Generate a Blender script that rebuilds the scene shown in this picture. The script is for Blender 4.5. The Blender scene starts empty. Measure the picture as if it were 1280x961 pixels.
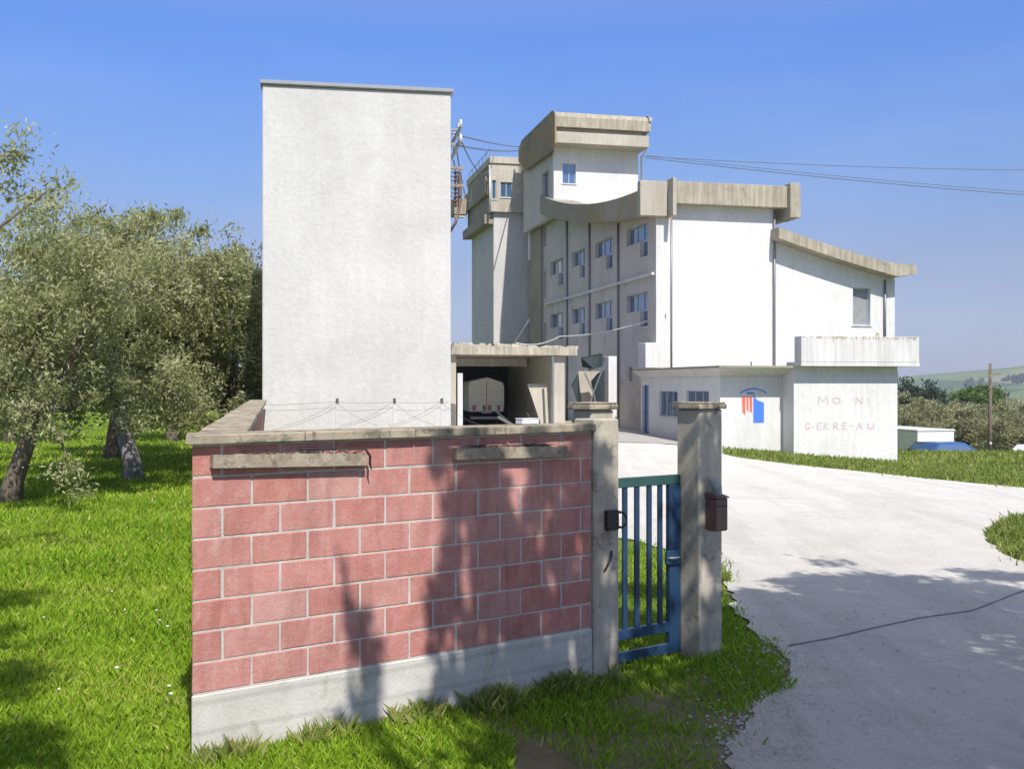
import bpy, math, random
import numpy as np
from mathutils import Vector, Matrix
random.seed(7)
S = bpy.context.scene
R = math.radians
H = 2.45; F = 1320.0          # camera height, focal length in photograph pixels

# ---------------------------------------------------------------- camera
cam = bpy.data.objects.new('camera', bpy.data.cameras.new('camera'))
S.collection.objects.link(cam)
cam.location = (0, 0, H); cam.rotation_euler = (R(90), R(0.0), 0)
cam.data.sensor_width = 36; cam.data.lens = 36 * F / 1280
cam.data.clip_end = 12000; cam.data.clip_start = 0.05
S.camera = cam
# ---------------------------------------------------------------- light
SUN_EL, SUN_AZ = R(50), R(161.5)       # azimuth clockwise from +Y
w = bpy.data.worlds.new('World'); S.world = w; w.use_nodes = True
nt = w.node_tree; bg = nt.nodes['Background']
sky = nt.nodes.new('ShaderNodeTexSky'); sky.sky_type = 'NISHITA'; sky.sun_disc = False
sky.sun_elevation = SUN_EL; sky.sun_rotation = SUN_AZ
sky.air_density = 1.0; sky.dust_density = 0.0; sky.ozone_density = 3.5
tint = nt.nodes.new('ShaderNodeMix'); tint.data_type = 'RGBA'; tint.blend_type = 'MULTIPLY'; tint.inputs[0].default_value = 1
tc = nt.nodes.new('ShaderNodeTexCoord'); sx = nt.nodes.new('ShaderNodeSeparateXYZ'); nt.links.new(tc.outputs['Generated'], sx.inputs[0])
cr = nt.nodes.new('ShaderNodeValToRGB'); el = cr.color_ramp.elements
for p, c in ((.11, (.30, .275, .34)), (.2, (.31, .36, .49)), (.31, (.265, .40, .65))): el.new(p).color = (*c, 1)
el[0].position = 0; el[0].color = (.22, .235, .375, 1); el[4].position = .75; el[4].color = (2.1, 1.25, .74, 1)
nt.links.new(sx.outputs[2], cr.inputs[0]); nt.links.new(cr.outputs[0], tint.inputs[7])
wn = nt.nodes.new('ShaderNodeTexNoise'); wn.inputs['Scale'].default_value = 2.2; wn.inputs['Detail'].default_value = 6; wn.inputs['Roughness'].default_value = .55
wm = nt.nodes.new('ShaderNodeMapping'); wm.inputs['Scale'].default_value = (1, 1, 4.5); nt.links.new(tc.outputs['Generated'], wm.inputs[0]); nt.links.new(wm.outputs[0], wn.inputs['Vector'])
wr = nt.nodes.new('ShaderNodeMapRange'); wr.inputs[1].default_value = .48; wr.inputs[2].default_value = .8; wr.inputs[4].default_value = .05; nt.links.new(wn.outputs[0], wr.inputs[0])
veil = nt.nodes.new('ShaderNodeMix'); veil.data_type = 'RGBA'; nt.links.new(wr.outputs[0], veil.inputs[0]); veil.inputs[7].default_value = (5.2, 5.6, 6.6, 1)
nt.links.new(sky.outputs[0], tint.inputs[6]); nt.links.new(tint.outputs[2], veil.inputs[6]); nt.links.new(veil.outputs[2], bg.inputs[0]); bg.inputs[1].default_value = 0.15
sl = bpy.data.lights.new('sun', 'SUN'); sl.energy = 3.4; sl.angle = R(0.55); sl.color = (1, .95, .88)
so = bpy.data.objects.new('sun', sl); S.collection.objects.link(so)
sd = Vector((math.sin(SUN_AZ) * math.cos(SUN_EL), math.cos(SUN_AZ) * math.cos(SUN_EL), math.sin(SUN_EL)))
so.rotation_euler = sd.to_track_quat('Z', 'Y').to_euler()
S.view_settings.view_transform = 'Standard'; S.view_settings.look = 'None'
S.view_settings.exposure = 0.9; S.view_settings.gamma = 1

# ---------------------------------------------------------------- materials
def newmat(name):
    m = bpy.data.materials.new(name); m.use_nodes = True
    t = m.node_tree; b = t.nodes['Principled BSDF']
    return m, t, b
def coords(t, scale=(1, 1, 1)):
    c = t.nodes.new('ShaderNodeTexCoord'); mp = t.nodes.new('ShaderNodeMapping')
    mp.inputs['Scale'].default_value = scale
    t.links.new(c.outputs['Object'], mp.inputs[0]); return mp.outputs[0]
def noise(t, vec, scale, detail=6, rough=.6, dist=0):
    n = t.nodes.new('ShaderNodeTexNoise'); n.inputs['Scale'].default_value = scale
    n.inputs['Detail'].default_value = detail; n.inputs['Roughness'].default_value = rough
    n.inputs['Distortion'].default_value = dist
    t.links.new(vec, n.inputs['Vector']); return n.outputs['Fac']
def ramp(t, fac, stops):
    r = t.nodes.new('ShaderNodeValToRGB'); e = r.color_ramp.elements
    while len(e) < len(stops): e.new(.5)
    for k, (p, c) in enumerate(stops):
        e[k].position = p; e[k].color = (c[0], c[1], c[2], 1) if len(c) == 3 else c
    t.links.new(fac, r.inputs[0]); return r.outputs[0]
def mix(t, fac, a, b, mode='MIX'):
    m = t.nodes.new('ShaderNodeMix'); m.data_type = 'RGBA'; m.blend_type = mode
    for sock, v in ((m.inputs[0], fac), (m.inputs[6], a), (m.inputs[7], b)):
        if isinstance(v, (int, float)): sock.default_value = v
        elif isinstance(v, tuple): sock.default_value = (v[0], v[1], v[2], 1)
        else: t.links.new(v, sock)
    return m.outputs[2]
def bump(t, b, fac, strength=.3, dist=.02):
    n = t.nodes.new('ShaderNodeBump'); n.inputs['Strength'].default_value = strength
    n.inputs['Distance'].default_value = dist
    t.links.new(fac, n.inputs['Height']); t.links.new(n.outputs[0], b.inputs['Normal'])
def W(v): return (0, 0, 0) if v == 0 else (v, v, v)
def plaster(name, c0, c1, scale=1.0, rough=.9, bs=.3, stain=None, streak=0.0, fine=18, planks=0, pk=.3, st=(.55, .68)):
    """two-tone mottled surface, vertical run-off streaks, stain colour in patches, fine bump"""
    m, t, b = newmat(name); v = coords(t)
    n1 = noise(t, v, scale, 8, .65, .4)
    col = ramp(t, n1, [(.3, c0), (.68, c1)])
    n2 = noise(t, v, fine, 6, .7)
    col = mix(t, .35, col, ramp(t, n2, [(.25, W(.62)), (.75, W(1))]), 'MULTIPLY')
    if streak:
        vs = coords(t, (5, 5, .35)); n3 = noise(t, vs, 1.3, 5, .6)
        col = mix(t, streak, col, ramp(t, n3, [(.42, (.30, .28, .25)), (.6, W(1))]), 'MULTIPLY')
    if stain:
        n4 = noise(t, v, scale * 1.7, 7, .7, .8)
        col = mix(t, ramp(t, n4, [(st[0], W(0)), (st[1], W(.85))]), col, stain)
    h = n2
    if planks:
        wv = t.nodes.new('ShaderNodeTexWave'); wv.bands_direction = 'Z'; wv.inputs['Scale'].default_value = planks
        wv.inputs['Distortion'].default_value = .6; wv.inputs['Detail'].default_value = 1
        t.links.new(v, wv.inputs[0])
        col = mix(t, pk, col, ramp(t, wv.outputs['Fac'], [(0, W(.45)), (.14, W(1))]), 'MULTIPLY')
    t.links.new(col, b.inputs['Base Color']); b.inputs['Roughness'].default_value = rough
    b.inputs['Specular IOR Level'].default_value = .25
    bump(t, b, h, bs, .01 if fine > 10 else .03)
    return m
def flat(name, c, rough=.5, metal=0, var=.25, scale=6):
    m, t, b = newmat(name); v = coords(t)
    n = noise(t, v, scale, 6, .65)
    col = mix(t, var, c, ramp(t, n, [(.3, W(.45)), (.7, W(1))]), 'MULTIPLY')
    t.links.new(col, b.inputs['Base Color']); b.inputs['Roughness'].default_value = rough
    b.inputs['Metallic'].default_value = metal
    bump(t, b, n, .12, .004)
    return m
M = {}
M['tower'] = plaster('tower_plaster', (.52, .51, .49), (.64, .63, .61), .55, bs=.5, fine=9, streak=.05, stain=(.49,.475,.45))
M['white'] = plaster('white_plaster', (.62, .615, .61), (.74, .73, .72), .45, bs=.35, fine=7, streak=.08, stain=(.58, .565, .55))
M['white_stained'] = plaster('stained_parapet_plaster', (.60, .59, .58), (.71, .70, .69), .5, bs=.15, streak=.2)
M['raw'] = plaster('board_marked_concrete', (.36, .33, .275), (.48, .445, .38), .5, bs=.3, planks=4.0, stain=(.28, .23, .12), streak=.16)
M['lichen'] = plaster('lichen_concrete', (.26, .24, .20), (.38, .34, .27), .3, bs=.3, stain=(.34, .23, .05), streak=.15)
M['weathered'] = plaster('blackened_roof_edge', (.34, .305, .24), (.50, .45, .36), .7, bs=.4, stain=(.20, .18, .15), streak=.38, st=(.55, .7))
M['ochre'] = plaster('ochre_stained_concrete', (.22, .20, .17), (.33, .295, .24), .35, bs=.3, stain=(.36, .235, .05), streak=.35, st=(.47, .60))
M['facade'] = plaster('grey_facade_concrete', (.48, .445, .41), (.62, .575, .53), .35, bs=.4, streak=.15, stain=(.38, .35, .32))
M['silo'] = plaster('pale_silo_plaster', (.50, .49, .48), (.62, .60, .58), .3, bs=.15, planks=.7, pk=.12, streak=.14)
M['cream'] = plaster('cream_concrete', (.40, .37, .31), (.54, .50, .425), .5, bs=.2, streak=.14)
M['post'] = plaster('weathered_post_concrete', (.38, .345, .275), (.62, .57, .47), 3.0, bs=.5, stain=(.13, .13, .10), streak=.25, fine=60)
M['coping'] = plaster('coping_stone', (.27, .23, .165), (.46, .40, .31), 3.0, bs=.8, stain=(.12, .11, .085), fine=60, st=(.5, .6))
M['plinth'] = plaster('plinth_concrete', (.46, .44, .40), (.62, .60, .55), 2.2, bs=.5, stain=(.36, .33, .27), fine=50, planks=1.6)
M['mortar'] = plaster('mortar', (.42, .39, .355), (.62, .59, .54), 6, bs=.7, fine=80)
M['glass'] = flat('window_glass', (.05, .11, .20), .04, 0, 0)
M['glass'].node_tree.nodes['Principled BSDF'].inputs['Specular IOR Level'].default_value = 1.0
M['glass'].node_tree.nodes['Principled BSDF'].inputs['IOR'].default_value = 1.9
M['curtain'] = flat('net_curtain', (.30, .30, .31), .5, 0, .5, 3)
M['frame'] = flat('window_frame', (.34, .42, .50), .35)
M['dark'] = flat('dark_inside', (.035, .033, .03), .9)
M['pipe'] = flat('drainpipe', (.22, .23, .24), .45, .3)
M['pipe_white'] = flat('pale_pipe', (.6, .6, .58), .5)
M['blue'] = flat('blue_gate_paint', (.018, .052, .115), .38, 0, .55, 9)
M['bluegreen'] = flat('faded_gate_paint', (.03, .09, .085), .42, 0, .5, 9)
M['black'] = flat('black_plastic', (.012, .012, .013), .45)
M['rust'] = flat('mailbox_paint', (.15, .09, .075), .42, .1, .5, 12)
M['greymetal'] = flat('grey_metal', (.30, .32, .34), .45, .4)
M['wood'] = plaster('weathered_board', (.22, .18, .13), (.44, .38, .30), 9, bs=.8, stain=(.12, .10, .08), fine=60)
M['debris'] = flat('dry_leaf_litter', (.05, .055, .045), .9)
M['mural_red'] = flat('mural_red', (.72, .16, .11), .8, 0, .45, 14)
M['mural_blue'] = flat('mural_blue', (.06, .19, .68), .8, 0, .15)
M['faded_red'] = flat('faded_red_paint', (.60, .47, .46), .9, 0, .4, 9)
M['wire'] = flat('wire', (.16, .16, .16), .5, .5)
M['porcelain'] = flat('porcelain', (.65, .62, .58), .25)
M['tarp'] = flat('dark_tarp', (.02, .035, .04), .75, 0, .4)
M['bark'] = plaster('olive_bark', (.10, .075, .055), (.22, .18, .145), 6, bs=1.0, fine=22)
M['trunkwhite'] = plaster('limed_bark', (.15, .145, .15), (.32, .31, .32), 4, bs=.9, fine=22)
M['carwhite'] = flat('white_vehicle_paint', (.75, .75, .75), .3, 0, .1)
M['carblue'] = flat('blue_vehicle_paint', (.035, .10, .28), .25, .2, .1)
M['cargreen'] = flat('dark_vehicle_paint', (.02, .07, .07), .25, .2, .1)
M['tyre'] = flat('tyre', (.02, .02, .02), .9)
M['redlight'] = flat('red_marker', (.5, .06, .04), .4)
M['orange'] = flat('faded_orange', (.42, .20, .13), .7, 0, .5)
M['van'] = flat('dusty_van_paint', (.78, .76, .72), .6, 0, .35)
M['shedgrey'] = flat('shed_grey_side', (.62, .60, .62), .6)

def blockmat():
    m, t, b = newmat('red_concrete_block'); v = coords(t)
    a = t.nodes.new('ShaderNodeAttribute'); a.attribute_name = 'tint'
    col = ramp(t, a.outputs['Fac'], [(0, (.53, .225, .19)), (.5, (.575, .27, .235)), (1, (.61, .33, .295))])
    n = noise(t, v, 9, 8, .7)
    col = mix(t, ramp(t, n, [(.48, W(0)), (.75, W(.7))]), col, (.62, .42, .38))
    n2 = noise(t, v, 2.2, 5, .6)
    col = mix(t, .45, col, ramp(t, n2, [(.35, W(.62)), (.65, W(1))]), 'MULTIPLY')
    vs = coords(t, (3, 3, .45)); n6 = noise(t, vs, 2.6, 7, .7, .5)
    col = mix(t, .32, col, ramp(t, n6, [(.38, (.50, .44, .42)), (.52, W(1))]), 'MULTIPLY')
    n7 = noise(t, v, 28, 6, .8)
    col = mix(t, ramp(t, n7, [(.62, W(0)), (.72, W(.6))]), col, (.66, .52, .47))
    n3 = noise(t, v, 140, 3, .7)
    col = mix(t, .45, col, ramp(t, n3, [(.3, W(.5)), (.6, W(1))]), 'MULTIPLY')
    t.links.new(col, b.inputs['Base Color']); b.inputs['Roughness'].default_value = .95
    b.inputs['Specular IOR Level'].default_value = .15
    bump(t, b, n7, .9, .010); return m
M['block'] = blockmat()
def leafmat(name, stops, trans=.35):
    m, t, b = newmat(name)
    a = t.nodes.new('ShaderNodeAttribute'); a.attribute_name = 'tint'
    col = ramp(t, a.outputs['Fac'], stops)
    t.links.new(col, b.inputs['Base Color']); b.inputs['Roughness'].default_value = .6
    b.inputs['Specular IOR Level'].default_value = .3
    tr = t.nodes.new('ShaderNodeBsdfTranslucent'); t.links.new(col, tr.inputs[0])
    ms = t.nodes.new('ShaderNodeMixShader'); ms.inputs[0].default_value = trans
    out = t.nodes['Material Output']
    t.links.new(b.outputs[0], ms.inputs[1]); t.links.new(tr.outputs[0], ms.inputs[2]); t.links.new(ms.outputs[0], out.inputs[0])
    return m
M['olive'] = leafmat('olive_leaves', [(0, (.17, .19, .065)), (.45, (.31, .335, .14)), (.8, (.45, .46, .26)), (1, (.64, .64, .48))], .46)
M['olive_far'] = leafmat('far_olive_leaves', [(0, (.17, .175, .08)), (.5, (.30, .30, .16)), (1, (.46, .45, .28))], .42)
M['green'] = leafmat('green_leaves', [(0, (.035, .06, .015)), (.5, (.085, .135, .025)), (1, (.16, .23, .05))])
M['darkgreen'] = leafmat('dark_leaves', [(0, (.015, .03, .015)), (.5, (.035, .06, .03)), (1, (.07, .10, .05))])
M['grass'] = leafmat('grass_blades', [(0, (.13, .25, .012)), (.5, (.28, .45, .025)), (.88, (.42, .55, .06)), (1, (.55, .52, .18))], .42)
M['drygrass'] = leafmat('dry_grass_blades', [(0, (.12, .18, .03)), (.5, (.24, .30, .06)), (1, (.46, .40, .18))], .35)
M['petal'] = flat('petals', (.8, .8, .75), .7)

def groundmat():
    m, t, b = newmat('grassy_ground'); v = coords(t)
    n1 = noise(t, v, .35, 8, .65, .3); n2 = noise(t, v, 7, 8, .75)
    col = ramp(t, n1, [(.3, (.12, .175, .03)), (.55, (.165, .21, .05)), (.75, (.21, .21, .08))])
    col = mix(t, .6, col, ramp(t, n2, [(.3, W(.55)), (.7, W(1))]), 'MULTIPLY')
    t.links.new(col, b.inputs['Base Color']); b.inputs['Roughness'].default_value = .95
    b.inputs['Specular IOR Level'].default_value = .1
    bump(t, b, n2, .8, .08); return m
M['ground'] = groundmat()
def roadmat():
    m, t, b = newmat('white_gravel_dirt'); v = coords(t)
    n1 = noise(t, v, .6, 8, .65, .4); n2 = noise(t, v, 22, 8, .8); n3 = noise(t, v, 90, 3, .7)
    col = ramp(t, n1, [(.28, (.76, .73, .68)), (.6, (.84, .81, .755)), (.8, (.86, .83, .78))])
    col = mix(t, .35, col, ramp(t, n2, [(.32, W(.5)), (.55, W(1))]), 'MULTIPLY')
    vo = t.nodes.new('ShaderNodeTexVoronoi'); vo.inputs['Scale'].default_value = 26
    t.links.new(v, vo.inputs['Vector'])
    col = mix(t, .3, col, ramp(t, vo.outputs['Distance'], [(.05, W(.55)), (.2, W(1))]), 'MULTIPLY')
    wv = noise(t, coords(t, (1.6, .12, 1)), .9, 5, .6, 1.2)
    col = mix(t, .25, col, ramp(t, wv, [(.4, W(.62)), (.52, W(1))]), 'MULTIPLY')
    t.links.new(col, b.inputs['Base Color']); b.inputs['Roughness'].default_value = .95
    b.inputs['Specular IOR Level'].default_value = .15
    ad = t.nodes.new('ShaderNodeMath'); ad.operation = 'ADD'
    t.links.new(n2, ad.inputs[0]); t.links.new(n3, ad.inputs[1])
    n5 = noise(t, v, 1.4, 9, .75, 1.5)
    col2 = mix(t, ramp(t, n5, [(.5, W(0)), (.68, W(.4))]), col, (.56, .51, .43))
    vo2 = t.nodes.new('ShaderNodeTexVoronoi'); vo2.inputs['Scale'].default_value = 11; t.links.new(v, vo2.inputs['Vector'])
    col2 = mix(t, .5, col2, ramp(t, vo2.outputs['Distance'], [(.06, W(.35)), (.12, W(1))]), 'MULTIPLY')
    t.links.new(col2, b.inputs['Base Color'])
    bump(t, b, ad.outputs[0], 1.0, .03); return m
M['road'] = roadmat()
M['apron'] = plaster('apron_concrete', (.34, .33, .31), (.46, .45, .42), .8, bs=.4, stain=(.25, .25, .2), fine=30)
def hillmat():
    m, t, b = newmat('patchwork_fields')
    c = t.nodes.new('ShaderNodeTexCoord'); mp = t.nodes.new('ShaderNodeMapping')
    mp.inputs['Scale'].default_value = (.0060, .0032, .004); mp.inputs['Rotation'].default_value = (0, 0, .5)
    t.links.new(c.outputs['Object'], mp.inputs[0])
    vo = t.nodes.new('ShaderNodeTexVoronoi'); vo.inputs['Scale'].default_value = 1.0
    t.links.new(mp.outputs[0], vo.inputs['Vector'])
    sp = t.nodes.new('ShaderNodeSeparateColor'); t.links.new(vo.outputs['Color'], sp.inputs[0])
    col = ramp(t, sp.outputs[0], [(0, (.045, .085, .03)), (.3, (.10, .16, .04)), (.5, (.16, .20, .07)), (.7, (.07, .12, .035)), (1, (.22, .21, .11))])
    n = noise(t, mp.outputs[0], 6, 8, .7)
    col = mix(t, ramp(t, n, [(.55, W(0)), (.62, W(.8))]), col, (.03, .055, .025))
    t.links.new(col, b.inputs['Base Color']); b.inputs['Roughness'].default_value = 1
    b.inputs['Specular IOR Level'].default_value = 0
    return m
M['hills'] = hillmat()

# ---------------------------------------------------------------- object helpers
def link(name, me, m=None, parent=None):
    o = bpy.data.objects.new(name, me); S.collection.objects.link(o)
    if m: me.materials.append(m)
    if parent: o.parent = parent
    return o
def tag(o, label=None, cat=None, group=None, kind=None):
    for k, v in (('label', label), ('category', cat), ('group', group), ('kind', kind)):
        if v: o[k] = v
    return o
def thing(name, label, cat, loc=(0, 0, 0), rot=0, group=None, scale=1):
    o = bpy.data.objects.new(name, None); S.collection.objects.link(o)
    o.location = loc; o.rotation_euler = (0, 0, R(rot)); o.scale = (scale,) * 3
    o.empty_display_size = .3
    return tag(o, label, cat, group)
class MB:
    def __init__(s): s.v = []; s.f = []; s.t = []
    def add(s, vs, fs, tint=.5):
        n = len(s.v); s.v += [tuple(p) for p in vs]
        s.f += [tuple(i + n for i in f) for f in fs]; s.t += [tint] * len(vs); return s
    def hexa(s, p, tint=.5):   # 4 bottom then 4 top, counter-clockwise
        return s.add(p, [(3, 2, 1, 0), (4, 5, 6, 7), (0, 1, 5, 4), (1, 2, 6, 5), (2, 3, 7, 6), (3, 0, 4, 7)], tint)
    def box(s, x0, x1, y0, y1, z0, z1, tint=.5):
        return s.hexa([(x0, y0, z0), (x1, y0, z0), (x1, y1, z0), (x0, y1, z0),
                       (x0, y0, z1), (x1, y0, z1), (x1, y1, z1), (x0, y1, z1)], tint)
    def bbox(s, x0, x1, y0, y1, z0, z1, c=.01, tint=.5, jit=0):   # chamfered box
        vs = []
        for z, k in ((z0, c), (z0 + c, 0), (z1 - c, 0), (z1, c)):
            for (x, y) in ((x0 + k + c, y0 + k), (x1 - k - c, y0 + k), (x1 - k, y0 + k + c), (x1 - k, y1 - k - c), (x1 - k - c, y1 - k), (x0 + k + c, y1 - k), (x0 + k, y1 - k - c), (x0 + k, y0 + k + c)):
                vs.append((x + random.uniform(-jit, jit), y + random.uniform(-jit, jit), z + random.uniform(-jit, jit)))
        fs = [tuple(range(7, -1, -1)), tuple(range(24, 32))]
        for r in range(3):
            for k in range(8): fs.append((r * 8 + k, r * 8 + (k + 1) % 8, r * 8 + 8 + (k + 1) % 8, r * 8 + 8 + k))
        return s.add(vs, fs, tint)
    def prism(s, pts, axis, a, b, tint=.5):   # 2D outline extruded along an axis
        n = len(pts)
        def P(p, q):
            return {'x': (q, p[0], p[1]), 'y': (p[0], q, p[1]), 'z': (p[0], p[1], q)}[axis]
        vs = [P(p, a) for p in pts] + [P(p, b) for p in pts]
        fs = [tuple(range(n)), tuple(range(2 * n - 1, n - 1, -1))] + [(i, n + i, n + (i + 1) % n, (i + 1) % n) for i in range(n)]
        return s.add(vs, fs, tint)
    def tube(s, pts, r, n=8, tint=.5, cap=True):
        pts = [Vector(p) for p in pts]; rr = r if isinstance(r, (list, tuple)) else [r] * len(pts)
        base = len(s.v); up = Vector((0, 0, 1)); vs = []
        for i, p in enumerate(pts):
            d = (pts[min(i + 1, len(pts) - 1)] - pts[max(i - 1, 0)]).normalized()
            a = d.cross(up); a = a.normalized() if a.length > .05 else Vector((1, 0, 0)); b = d.cross(a).normalized()
            for k in range(n):
                t = 2 * math.pi * k / n; vs.append(p + (a * math.cos(t) + b * math.sin(t)) * rr[i])
        fs = []
        for i in range(len(pts) - 1):
            for k in range(n): fs.append((i * n + k, i * n + (k + 1) % n, (i + 1) * n + (k + 1) % n, (i + 1) * n + k))
        if cap: fs += [tuple(range(n - 1, -1, -1)), tuple(range((len(pts) - 1) * n, len(pts) * n))]
        return s.add(vs, fs, tint)
    def build(s, name, m, parent=None, smooth=False, tint=False):
        me = bpy.data.meshes.new(name); me.from_pydata(s.v, [], s.f)
        import bmesh
        bm = bmesh.new(); bm.from_mesh(me); bmesh.ops.recalc_face_normals(bm, faces=bm.faces); bm.to_mesh(me); bm.free()
        if tint:
            a = me.attributes.new('tint', 'FLOAT', 'POINT'); a.data.foreach_set('value', s.t)
        if smooth: me.polygons.foreach_set('use_smooth', [True] * len(me.polygons))
        return link(name, me, m, parent)
def box(name, m, parent, x0, x1, y0, y1, z0, z1, c=0):
    b = MB()
    b.bbox(x0, x1, y0, y1, z0, z1, c) if c else b.box(x0, x1, y0, y1, z0, z1)
    return b.build(name, m, parent)
def quads(name, V, tints, m, parent=None, n=4):      # V: (k, n, 3) independent faces, tints: (k,)
    k = len(V); me = bpy.data.meshes.new(name)
    me.vertices.add(k * n); me.vertices.foreach_set('co', V.reshape(-1).astype(np.float32))
    me.loops.add(k * n); me.loops.foreach_set('vertex_index', np.arange(k * n, dtype=np.int32))
    me.polygons.add(k); me.polygons.foreach_set('loop_start', np.arange(0, k * n, n, dtype=np.int32))
    me.polygons.foreach_set('loop_total', np.full(k, n, dtype=np.int32))
    me.update(calc_edges=True)
    a = me.attributes.new('tint', 'FLOAT', 'POINT'); a.data.foreach_set('value', np.repeat(tints, n).astype(np.float32))
    return link(name, me, m, parent)

# ---------------------------------------------------------------- terrain
def sstep(a, b, x):
    t = np.clip((x - a) / (b - a), 0, 1); return t * t * (3 - 2 * t)
def zf(x, y):
    x = np.asarray(x, float); y = np.asarray(y, float)
    base = sstep(18, 40, y) * np.clip(.2 - .08 * (x - 5.5), -.78, .2)
    right = sstep(9, 17, x - .0 * y)
    drop = -.13 * np.clip(y - 51, 0, 22) - .026 * np.clip(y - 73, 0, 300)
    left = -.03 * np.clip(y - 160, 0, 250)
    far = -.035 * np.clip(np.hypot(x, y) - 400, 0, 700)
    z = base + right * drop + (1 - right) * left + far * (y > -50)
    return z
def zt(x, y): return float(zf(x, y))
rs = np.concatenate([np.arange(0.5, 60, .6), np.geomspace(60, 1500, 70)])
th = np.linspace(0, 2 * math.pi, 361)[:-1]
# finer rays in front of the camera
th = np.concatenate([np.linspace(R(45), R(135), 260, endpoint=False), np.linspace(R(135), R(405), 90, endpoint=False)])
V = []; Fc = []
for r in rs:
    x = r * np.cos(th); y = r * np.sin(th); z = zf(x, y)
    V += list(zip(x, y, z))
n = len(th)
for i in range(len(rs) - 1):
    for k in range(n):
        Fc.append((i * n + k, i * n + (k + 1) % n, (i + 1) * n + (k + 1) % n, (i + 1) * n + k))
Fc.append(tuple(range(n)))
me = bpy.data.meshes.new('ground'); me.from_pydata(V, [], Fc)
me.polygons.foreach_set('use_smooth', [True] * len(me.polygons))
# flip so normals look up
import bmesh
bm = bmesh.new(); bm.from_mesh(me); bm.faces.ensure_lookup_table()
if bm.faces[0].normal.z < 0: bmesh.ops.reverse_faces(bm, faces=bm.faces)
bm.to_mesh(me); bm.free()
tag(link('ground', me, M['ground']), kind='structure')
# hills: wide ring of rolling country from 1.1 km to 4 km
V = []; Fc = []
hr = np.geomspace(1000, 5200, 60); ha = np.linspace(R(20), R(150), 200)
for r in hr:
    x = r * np.cos(ha); y = r * np.sin(ha)
    px = 640 + F * x / np.maximum(y, 1)
    rise = np.interp(px, [-2000, 560, 1100, 1180, 1300, 1700, 4000], [16, 18, 12, 23, 46, 80, 90])
    z = -32 + rise * sstep(1250, 2500, r) + 30 * sstep(1250, 2300, r) - 60 * sstep(2600, 4500, r)
    z = z + 5 * np.sin(x / 160 + y / 310) * sstep(1100, 1700, r) + 3 * np.sin(x / 71 - y / 133) * sstep(1100, 1700, r) - 8 * (r < 1100)
    V += list(zip(x, y, z))
n = len(ha)
for i in range(len(hr) - 1):
    for k in range(n - 1): Fc.append((i * n + k, i * n + k + 1, (i + 1) * n + k + 1, (i + 1) * n + k))
me = bpy.data.meshes.new('hills'); me.from_pydata(V, [], Fc); me.polygons.foreach_set('use_smooth', [True] * len(me.polygons))
bm = bmesh.new(); bm.from_mesh(me); bm.faces.ensure_lookup_table()
if bm.faces[0].normal.z < 0: bmesh.ops.reverse_faces(bm, faces=bm.faces)
bm.to_mesh(me); bm.free()
tag(link('hills', me, M['hills']), kind='structure')

ROAD = [(.5, -12), (.9, 3), (1.3, 6.6), (1.8, 8.0), (2.35, 8.7), (2.45, 9.7), (2.35, 11.2), (2.75, 13.5), (2.2, 16.2), (.8, 17.6), (-.6, 19.5), (-1.0, 24),
        (-4.5, 30), (-6.5, 60), (3, 64), (7.0, 50), (8.2, 40.5), (7.3, 37.0), (7.4, 34.5), (8.9, 32.6), (10.7, 30.4), (12.6, 25.9), (18, 20.5), (30, 14),
        (30, 10), (16, 16.5), (9.7, 19.9), (7.9, 17.8), (7.1, 15.6), (6.9, 13.7), (8.5, 11), (12, 4), (14, -12)]
def inpoly(x, y, P):
    x = np.asarray(x); y = np.asarray(y); c = np.zeros(x.shape, bool); j = len(P) - 1
    for i in range(len(P)):
        xi, yi = P[i]; xj, yj = P[j]
        with np.errstate(divide='ignore', invalid='ignore'):
            c ^= ((yi > y) != (yj > y)) & (x < (xj - xi) * (y - yi) / (yj - yi + 1e-12) + xi)
        j = i
    return c
def smooth_poly(P, it=2):
    for _ in range(it):
        Q = []
        for i in range(len(P)):
            a = P[i]; b = P[(i + 1) % len(P)]
            Q += [(a[0] * .75 + b[0] * .25, a[1] * .75 + b[1] * .25), (a[0] * .25 + b[0] * .75, a[1] * .25 + b[1] * .75)]
        P = Q
    return P
ROADS = smooth_poly(ROAD)
def draped(name, P, off, m, step=.5):
    bm = bmesh.new()
    f = bm.faces.new([bm.verts.new((x, y, 0)) for x, y in P])
    xs = [p[0] for p in P]; ys = [p[1] for p in P]
    for ax, lo, hi in ((0, min(xs), max(xs)), (1, min(ys), max(ys))):
        c = lo + step
        while c < hi:
            no = (1, 0, 0) if ax == 0 else (0, 1, 0); co = (c, 0, 0) if ax == 0 else (0, c, 0)
            bmesh.ops.bisect_plane(bm, geom=bm.verts[:] + bm.edges[:] + bm.faces[:], plane_co=co, plane_no=no); c += step
    for v in bm.verts: v.co.z = zt(v.co.x, v.co.y) + off
    bmesh.ops.recalc_face_normals(bm, faces=bm.faces)
    for f in bm.faces:
        if f.normal.z < 0: f.normal_flip()
    me = bpy.data.meshes.new(name); bm.to_mesh(me); bm.free()
    return tag(link(name, me, m), kind='structure')
def ragged(P, amp, step=.14):
    Q = []; n_ = len(P)
    for i in range(n_):
        a = Vector(P[i]); c = Vector(P[(i + 1) % n_]); d = c - a; L = d.length
        k = max(1, int(L / step)) if (abs(a.x) < 14 and 2 < a.y < 45) else 1
        nn = Vector((-d.y, d.x)) / max(L, 1e-6)
        for q in range(k):
            p = a + d * q / k; u = p.x * 1.7 + p.y * 2.3
            o = amp * (.5 * math.sin(u * 2.1) + .35 * math.sin(u * 5.3 + 1) + random.uniform(-.45, .45)) if k > 1 else 0
            Q.append(tuple(p + nn * o))
    return Q
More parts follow.
